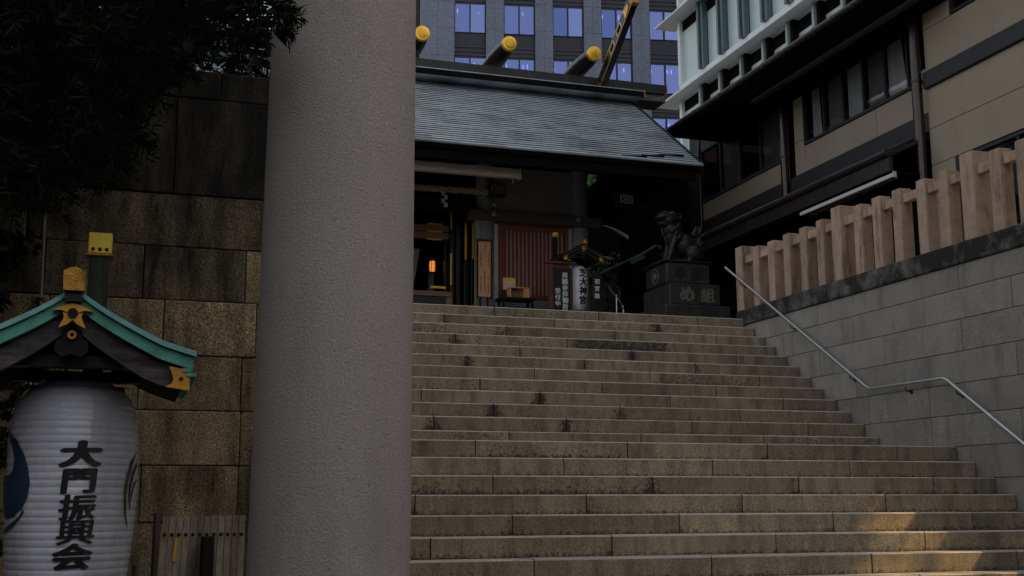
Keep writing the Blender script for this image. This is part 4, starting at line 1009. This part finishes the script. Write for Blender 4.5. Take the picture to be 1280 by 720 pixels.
el(8.56,0,.17,.155,(1.15,.95,1.05)); el(8.44,0,.28,.155,(1.1,.85,1.15),-.5); el(8.29,0,.40,.145,(.95,.85,1.25),-.3)   # haunch, back, chest
el(8.24,0,.52,.13,(.95,.95,1.2)); el(8.20,-.02,.63,.125,(1.0,.95,.95)); el(8.16,-.03,.68,.11,(1.1,.95,.75))      # neck and skull
el(8.09,-.05,.655,.075,(1.25,1.05,.62)); el(8.045,-.055,.665,.035,(1,1.4,.8))                                                    # upper jaw, nose
el(8.10,-.05,.555,.062,(1.25,.95,.45),.35)                                                                                        # lower jaw
el(8.12,-.11,.72,.032,(1.3,.8,.7)); el(8.12,.02,.72,.032,(1.3,.8,.7))                                                                # brows
for sy in (-1,1): el(8.24,-.02+sy*.105,.70,.042,(1.5,.5,.9),.5)                                                                    # ears
for sy in (-.075,.075):
    lim([(8.27,sy,.36),(8.22,sy,.20),(8.175,sy,.07),(8.12,sy,.03)],[.062,.047,.038,.042]); el(8.085,sy,.025,.038,(1.3,1,.7))
    for q in (-.018,0,.018): el(8.055,sy+q,.02,.014)
for sy in (-.12,.12):
    el(8.54,sy,.15,.115,(1.2,.7,1.1)); lim([(8.50,sy,.10),(8.42,sy,.035),(8.34,sy,.03)],[.06,.042,.036])
rk = random.Random(8)
for i in range(85):      # curled mane down neck and shoulders
    a = rk.uniform(-2.6,2.6); zz = rk.uniform(.36,.72); rr_ = .125 if zz > .5 else .13
    xc = 8.245+.10*max(0,.5-zz); px_ = xc+rr_*math.cos(a)*.95+.02
    if px_ < 8.17 and zz > .55: continue
    el(px_, rr_*math.sin(a), zz, rk.uniform(.016,.028))
for i in range(5): el(8.63+.012*i, 0, .22+.075*i, .085-.008*i, (.8,.8,1.1)); 
for i in range(22): 
    a = rk.uniform(0,6.28); zz = rk.uniform(.14,.46); el(8.65+.07*math.cos(a), .07*math.sin(a), zz, .025)
el(8.60,0,.50,.06,(.7,.6,1.5),.5); el(8.575,0,.46,.045)                                                                           # tail flame tip
m.box(8.0,8.82,cyk-.2,cyk+.22,Z+.001,Z+.03)
k_ = m.build('bronze_body', BRONZE, kd)
md = k_.modifiers.new('remesh','REMESH'); md.mode = 'VOXEL'; md.voxel_size = .009; md.use_smooth_shade = True
md2 = k_.modifiers.new('smooth','SMOOTH'); md2.factor = .5; md2.iterations = 2

# ------------------------------------------------------------------ beige building on the right
bb = thing('beige_house', (11,14,4.0), 'beige panelled two storey building with curtained windows above the balustrade', 'building')
MB().box(10.54,16,8.65,13.60,0.0,15.0).build('wall_core', VOID, bb)
MB().box(10.78,16,13.60,21.5,0.0,9.2).build('wall_core', VOID, bb)
MB().box(10.74,10.78,13.60,21.5,8.45,9.2).build('upper_band', BAND, bb)
# right section (front plane x = 10.5), y 8.65..13.6
def panel(x, y0, y1, z0, z1): MB().cbox(x, x+.035, y0+.004, y1-.004, z0+.004, z1-.004, .003).build('cladding_panel', BEIGE, bb)
XA = 10.5
for y0, y1, z0, z1 in ((8.66,13.58,8.13,8.9),(8.66,12.98,8.9,15),):
    pass
zs_ = [7.49, 8.13]
for y0, y1 in ((8.66,10.6),(10.6,13.58)):
    panel(XA,y0,y1,7.49,8.12)
panel(XA,13.0,13.58,8.12,9.9); panel(XA,8.66,10.9,8.12,9.9); panel(XA,8.66,13.58,9.9,12.2); panel(XA,8.66,13.58,12.2,15)
for y0, y1 in ((8.66,10.2),(10.2,13.58)):
    panel(XA,y0,y1,6.665,7.25); panel(XA,y0,y1,6.135,6.665)
panel(XA,13.08,13.58,5.6,6.135); panel(XA,13.08,13.58,4.0,5.6); panel(XA,8.66,9.6,4.0,6.135); panel(XA,9.6,13.08,4.0,4.9)
MB().cbox(10.44,10.56,8.66,13.58,7.252,7.488,.004).build('dark_band', BAND, bb)
def window(x, y0, y1, z0, z1, npane, cur, name='window', gap=.0, fr=.045):
    f = MB(); f.box(x-.03,x+.04,y0,y1,z0,z0+fr); f.box(x-.03,x+.04,y0,y1,z1-fr,z1)
    f.box(x-.03,x+.04,y0,y0+fr,z0+fr,z1-fr); f.box(x-.03,x+.04,y1-fr,y1,z0+fr,z1-fr)
    st = (y1-y0-2*fr)/npane
    for i in range(1,npane): f.box(x-.02,x+.03,y0+fr+i*st-.02,y0+fr+i*st+.02,z0+fr,z1-fr)
    o = f.build(name, BAND, bb)
    for i in range(npane):
        a, b = y0+fr+i*st+.02, y0+fr+(i+1)*st-.02
        MB().box(x+.008,x+.012,a,b,z0+fr,z1-fr).build('pane', HOUSEGL, o)
        c = cur[i] if i < len(cur) else None
        if c:
            mt, fa, fb, slant = c; ya = a+(b-a)*fa; yb = a+(b-a)*fb; q = MB(); V = []
            for k in range(13):
                t_ = k/12; y = ya+(yb-ya)*t_; xx = x+.05+.008*math.sin(t_*math.pi*7)
                V += [(xx,y+slant*(1-t_)*.0,z0+.03),(xx,y+(slant if t_ < .5 else 0)*(1-t_),z1-.02)]
            q.add(V,[(2*k,2*k+1,2*k+3,2*k+2) for k in range(12)]); q.build('curtain', mt, o)
    return o
window(XA+.03, 9.6, 13.06, 4.92, 6.12, 3, [])
window(XA+.03, 10.92, 12.98, 8.14, 9.88, 2, [(CURTAIN,0,1,0),(CURTAIN,0,1,0)])
# left section (plane x = 10.7), y 13.6..21.4
XB = 10.7
def panelb(y0,y1,z0,z1): panel(XB,y0,y1,z0,z1)
for y0, y1 in ((13.6,15.07),(15.07,17.1)): panelb(y0,y1,6.99,7.47)
panelb(17.1,17.42,6.99,7.60); panelb(17.1,17.42,7.60,8.45); panelb(17.66,17.74,6.99,8.45)
for y0, y1 in ((17.74,19.2),(19.2,20.9)): panelb(y0,y1,6.99,7.38)
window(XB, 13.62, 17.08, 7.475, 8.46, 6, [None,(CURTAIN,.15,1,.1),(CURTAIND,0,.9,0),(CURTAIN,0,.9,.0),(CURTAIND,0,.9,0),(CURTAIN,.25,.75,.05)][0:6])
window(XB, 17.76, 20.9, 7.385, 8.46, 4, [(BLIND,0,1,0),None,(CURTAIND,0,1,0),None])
MB().cbox(10.62,10.74,13.6,21.4,6.72,6.985,.004).build('dark_band', BAND, bb)
MB().box(10.72,10.78,13.6,21.4,4.0,6.72).build('ground_floor_wall', VOID, bb)
MB().cbox(10.64,10.74,20.9,21.4,4.0,8.45,.01).build('corner_post', DARKM, bb)
# dark lean-to canopy over the ground floor
cn = MB(); V = []
cn.prism([(9.86,6.30),(10.72,6.70),(10.72,6.64),(9.86,6.24)], 'y', 13.62, 21.4); cn.build('canopy_roof', DARKM, bb, fix=True)
for k in range(16): MB().bar((9.86,13.8+k*.5,6.315),(10.7,13.8+k*.5,6.71),.03,.03).build('roof_batten', DARKM, bb)
g = MB(); g.tube([(9.82,13.62,6.29),(9.82,21.4,6.29)], .055, 10); g.build('canopy_gutter', DARKM, bb, smooth=True)
MB().box(9.84,9.90,13.62,21.4,6.03,6.235).build('canopy_fascia', DARKM, bb)
MB().box(9.9,10.72,13.62,21.4,6.0,6.03).build('canopy_soffit', VOID, bb)
MB().tube([(10.61,13.62,6.705),(10.61,21.3,6.705)], .02, 8).build('flashing', mat('dull_flashing',(.10,.09,.085),(.07,.06,.055),.45), bb)
MB().box(10.30,10.72,8.66,13.6,3.99,4.0-.001).build('plinth', PAVE, bb)
# drainpipes
for y, x, r_, z0, z1 in ((13.66,10.40,.075,4.2,9.8),(17.54,10.56,.07,4.2,8.9),(20.6,10.5,.035,4.2,8.9)):
    p = MB(); p.tube([(x,y,z0),(x,y,z1)], r_, 20); p = p.build('drainpipe', PIPE, bb, smooth=True)
    for zc in (5.2,7.36,8.7): MB().tube([(x,y,zc),(x,y,zc+.035)], r_+.008, 20).build('pipe_clip', DARKM, p, smooth=True)
# upper eaves
ev = MB(); ev.prism([(9.5,8.50),(10.74,8.90),(13.5,9.8),(13.5,9.7),(10.74,8.78),(9.5,8.40)], 'y', 12.9, 20.0); ev.build('eave_roof', DARKM, bb, fix=True)
MB().box(9.54,10.74,12.95,19.95,8.36,8.395).build('eave_soffit', VOID, bb)
gt = MB(); gt.tube([(9.46,12.9,8.44),(9.46,20.0,8.44)], .05, 10); gt = gt.build('eave_gutter', DARKM, bb, smooth=True)
for k in range(14): MB().tube([(9.46,13.2+k*.5,8.44),(9.46,13.225+k*.5,8.44)], .056, 10).build('gutter_joint', mat('dull_flashing',(.10,.09,.085)), gt, smooth=True)
MB().bar((9.98,13.0,8.30),(9.98,17.5,8.30),.10,.05).build('soffit_rail', mat('soffit_rail_grey',(.055,.055,.06),(.045,.045,.05),.5), bb)
MB().box(9.3,10.49,8.66,13.85,9.35,9.5).build('upper_eave', DARKM, bb); MB().box(9.25,9.32,8.66,13.87,9.2,9.52).build('upper_eave_gutter', DARKM, bb)
tl = thing('fluorescent_tube_light', (9.9,14.7,6.0), 'long white tube light under the dark canopy behind the balustrade', 'light')
MB().bar((9.86,13.55,5.955),(9.86,15.95,5.955),.05,.05).build('tube_housing', TUBE, tl)
MB().bar((9.905,13.6,5.93),(10.02,15.9,5.93),.09,.02).build('reflector', mat('brown_reflector',(.15,.11,.07),(.10,.075,.05),.6), tl)
MB().box(9.83,9.89,13.54,13.55,5.92,6.0).build('end_cap', TUBE, tl)
# added unseen wing and bridge; they block the sun except through one gap
MB().box(10.5,11.0,-14,6.3,0,15).build('added_shade_wing', BEIGE, bb); MB().box(10.5,11.0,6.3,8.65,5.0,15).build('added_shade_bridge', BEIGE, bb)

# ------------------------------------------------------------------ white office block behind
wb = thing('white_office_block', (28,40,0), 'white panelled office block with frosted green windows and teal fins', 'building')
WX, Y0, Y1 = 22.0, 8.0, 44.8
MB().box(22.35,44,Y0,Y1-.1,0,46).build('core', VOID, wb)
MB().box(22.34,44,Y1-.1,Y1,0,46).build('end_wall', WHITEB, wb)
FH = 3.62; yfin = [42.62,40.9,39.16,37.46,35.74,34.0,32.26,30.5,28.76,27.0]
GREYF = mat('pale_grey_fin',(.42,.47,.49),(.36,.41,.43),.4,3)
for fl in range(-2, 7):
    zb = 18.45+FH*fl; vis = fl in (-1,0,1)
    MB().cbox(21.38,22.36,Y0,Y1+1.0,zb,zb+.10,.01).build('ledge', WHITEB, wb)
    MB().cbox(21.34,21.42,Y0,Y1+1.0,zb-.02,zb+.06,.008).build('ledge_nosing', WHITEB, wb)
    if fl == 0 or not vis:
        js = [Y1-.02,42.5,39.0,35.6,32.1,28.6,25,Y0] if vis else [Y1-.02,Y0]
    else: js = [Y1-.02,40.9,37.4,34,Y0]
    for a, b in zip(js, js[1:]): MB().cbox(21.97,22.3,b+.006,a-.006,zb+.101,zb+.72,.004).build('spandrel_panel', WHITEB, wb)
    for i in range(9):
        a = (Y1-.25) if i == 0 else yfin[i-1]-.36; b = yfin[i]
        if i and vis:
            pass
        wd = MB(); wd.box(22.06,22.2,b,a,zb+.721,zb+.76); wd.box(22.06,22.2,b,a,zb+FH-.03,zb+FH-.001); w_ = wd.build('window', WHITEB, wb)
        MB().box(22.12,22.15,b+.001,a-.001,zb+.761,zb+FH-.50).build('pane', FROST, w_)
        MB().box(22.10,22.16,b+.002,a-.002,zb+FH-.499,zb+FH-.031).build('transom_pane', VOID, w_)
    for y in yfin[:9]:
        f = MB(); f.cbox(21.78,22.1,y-.14,y,zb+.70,zb+FH-.001,.006); f = f.build('fin', FINM if fl != -1 else GREYF, wb)
        MB().cbox(21.86,22.1,y-.36,y-.22,zb+.70,zb+FH-.001,.006).build('fin', FINM if fl != -1 else VOID, wb)
        MB().box(21.9,22.1,y-.22,y-.14,zb+.72,zb+FH-.002).build('fin_groove', VOID, wb)
    MB().box(22.0,22.3,Y0,27,zb+.72,zb+FH-.002).build('plain_wall', WHITEB, wb)
    MB().cbox(21.95,22.3,Y1-.25,Y1-.02,zb+.721,zb+FH-.002,.01).build('corner_mullion', WHITEB, wb)

# ------------------------------------------------------------------ blue-grey tower at the back
a_ = R(11.6); DV = Vector((math.cos(a_), -math.sin(a_), 0)); NV = Vector((math.sin(a_), math.cos(a_), 0)); TP = Vector((30,90,0))
twr = thing('office_tower', (30,90,0), 'tall blue grey stone office tower with blue windows behind the shrine roof', 'building')
def TB(mb, s0, s1, d0, d1, z0, z1):
    vs_ = [tuple(TP+DV*s+NV*d+Vector((0,0,z))) for z in (z0,z1) for d in (d0,d1) for s in (s0,s1)]
    return mb.add(vs_, [(0,2,3,1),(4,5,7,6),(0,1,5,4),(2,6,7,3),(0,4,6,2),(1,3,7,5)])
BP, WW, S0 = 4.13, 2.65, -5.80
NB = 9
ZB = [40.10+4.75*k for k in range(-4,3)]
TB(MB(), -8.6, 44, 1.6, 26, 0, 78).build('core', VOID, twr)
# stone piers between the window strips
edges_ = [-8.6]+[v for b in range(NB) for v in (S0+b*BP, S0+b*BP+WW)]+[44]
for i in range(0, len(edges_)-1, 2):
    zz = [0,14]+[18.95+2.375*k for k in range(15)]+[78]
    if edges_[i] < 15:
        wdt = edges_[i+1]-edges_[i]
        for z0, z1 in zip(zz, zz[1:]):
            n2 = 2 if 14 < z0 < 54 else 1
            for q in range(n2): TB(MB(), edges_[i]+wdt*q/n2+.006*(q > 0), edges_[i]+wdt*(q+1)/n2-.006*(n2-1-q), 0, 1.6, z0+.01, z1-.01).build('pier_stone', TOWER, twr)
    else: TB(MB(), edges_[i], edges_[i+1], 0, 1.6, 0, 78).build('pier_stone', TOWER, twr)
lm = MB(); rt = random.Random(2)
for b in range(NB):
    s = S0+b*BP
    TB(MB(), s, s+WW, .35, 1.6, 0, ZB[0]-2.2).build('lower_infill', LOUVRE, twr); TB(MB(), s, s+WW, .35, 1.6, ZB[-1]+4.75-2.2, 78).build('upper_infill', LOUVRE, twr)
    for k, z in enumerate(ZB):
        # spandrel with louvres under the window
        TB(MB(), s+.005, s+WW-.005, .38, .6, z-2.19, z-.03).build('spandrel', LOUVRE, twr)
        if b < 6 and k in (2,3,4,5):
            for q in (.16,.52,.88): TB(MB(), s+.01, s+WW-.01, .30, .379, z-2.17+q, z-2.17+q+.07).build('louvre', LOUVREL, twr)
        f = MB(); TB(f, s+.01, s+.09, .25, .6, z-.02, z+2.55); TB(f, s+WW-.09, s+WW-.01, .25, .6, z-.02, z+2.55)
        TB(f, s+WW/2-.05, s+WW/2+.05, .25, .6, z-.02, z+2.55); TB(f, s+.091, s+WW/2-.051, .3, .6, z-.02, z+.03); TB(f, s+WW/2+.051, s+WW-.091, .3, .6, z-.02, z+.03)
        f = f.build('window', LOUVRE, twr)
        for p0, p1 in ((s+.091, s+WW/2-.051),(s+WW/2+.051, s+WW-.091)):
            TB(MB(), p0, p1, .42, .46, z+.031, z+2.55).build('pane', rt.choice((BLUEGL, BLUEGL, BLUEGL2, BLUEGL3)), f)
            if rt.random() < .3: TB(MB(), p0, p1, .55, .56, z+.04, z+rt.choice((.5,.8,1.1))).build('blind', TBLIND, f)
            elif rt.random() < .25: TB(MB(), p0, p1, .55, .56, z+rt.choice((1.5,1.9,2.1)), z+2.54).build('blind', TBLIND, f)
        # the room behind, with ceiling lamps and a back wall
        if rt.random() < .97:
            for q in (.30,1.72,2.08):
                if rt.random() < .72:
                    vs_ = []
                    dd = 1.35
                    TB(lm, s+q, s+q+.085, dd, dd+.06, z+2.15, z+2.5)
            if rt.random() < .3: TB(lm, s+1.7, s+1.8, 1.4, 1.45, z+.3, z+.45)
o = lm.build('ceiling_lamps', LAMPW, twr); o['kind'] = 'stuff'
ROOM = mat('office_room', (.16,.17,.24), (.12,.13,.19), .8, .6)
for b in range(NB):
    s = S0+b*BP; TB(MB(), s+.0, s+WW, 1.5, 1.59, ZB[0]-2.1, ZB[-1]+2.6).build('room_back', ROOM, twr)

# brick building seen through the leaves above the old wall
bk = thing('brick_building', (2,34,4.0), 'red brown brick building glimpsed through the leaves above the old wall', 'building')
MB().box(-9,.1+4.2,34,44,4.0,15.2).build('wall', BRICK, bk)
for i in range(3):
    for j in range(4): 
        f = MB().box(-7+j*2.9,-5.6+j*2.9,33.95,34.02,6.3+i*3,7.9+i*3).build('window', DIMP, bk); MB().box(-6.95+j*2.9,-5.65+j*2.9,33.93,33.949,6.35+i*3,7.85+i*3).build('pane', BLACKW, f)

# tower added to the right of everything, out of the picture, that keeps the office tower's front in shade
et = thing('added_shade_tower', (75,66,0), 'plain grey unseen tower added to shade the office tower front', 'building')
MB().box(60,90,45,88,0,115).build('wall', TOWER, et)

tt = thing('terrace_tree', (-.8,10.5,4.0), 'dark leafy tree rising behind the top of the old stone wall', 'tree')
rnd = random.Random(31); tw = []
while len(tw) < 4200:
    p = (rnd.uniform(-4,1.1), rnd.uniform(9.2,11.8), rnd.uniform(4.2,7.6))
    if p[0]/p[1] > .09 and rnd.random() < .75: continue
    if .045 < p[0]/p[1] < .078 and 4.7 < p[2] < 5.5 and rnd.random() < .93: continue
    tw.append((p, (rnd.uniform(-1,1), rnd.uniform(-1,1), rnd.uniform(-.6,.5))))
leaf_cloud(tw, .13, .022, 11, .2, 33).build('crown', LEAF, tt)
MB().tube([(-.8,10.5,4.0),(-.7,10.5,5.5),(-.5,10.4,7.2)], [.16,.12,.05], 10).build('trunk', BARK, tt, smooth=True)
# dark wall added on the left, out of view, to darken the pillar side
nw = thing('added_shade_wall', (-6,1,0), 'dark unseen wall added on the left to shade the gate pillar', 'building')
MB().box(-8,-4.6,-6,7.9,0,7.5).build('wall', DARKW, nw)

ab = thing('added_sky_blocker', (-4,-18,0), 'plain grey unseen block across the street, added to cut frontal skylight', 'building')  # added out of view to lower the skylight from the front
MB().box(-26,30,-30,-20,0,9).build('wall', TOWER, ab)
dt = thing('added_dapple_tree', (12.6,6.6,0), 'slim unseen tree added to dapple the sun on the lowest steps', 'tree')  # added out of view so its leaves break up the sun patch
rnd = random.Random(77); tw = []
while len(tw) < 330:
    p = (rnd.uniform(12.0,13.8), rnd.uniform(4.6,8.6), rnd.uniform(5.0,8.4))
    q = (p[2]-1.3)/(p[0]-6.0)/.754
    if rnd.random() < min(1, max(.0, (q-.86)*4)): tw.append((p, (rnd.uniform(-1,1), rnd.uniform(-1,1), rnd.uniform(-.6,.5))))
leaf_cloud(tw, .12, .035, 9, .2, 78).build('crown', LEAF, dt); MB().tube([(13.4,4.2,0),(13.2,5.0,3.5),(12.9,6.4,7.0)], [.1,.08,.04], 8).build('trunk', BARK, dt, smooth=True)
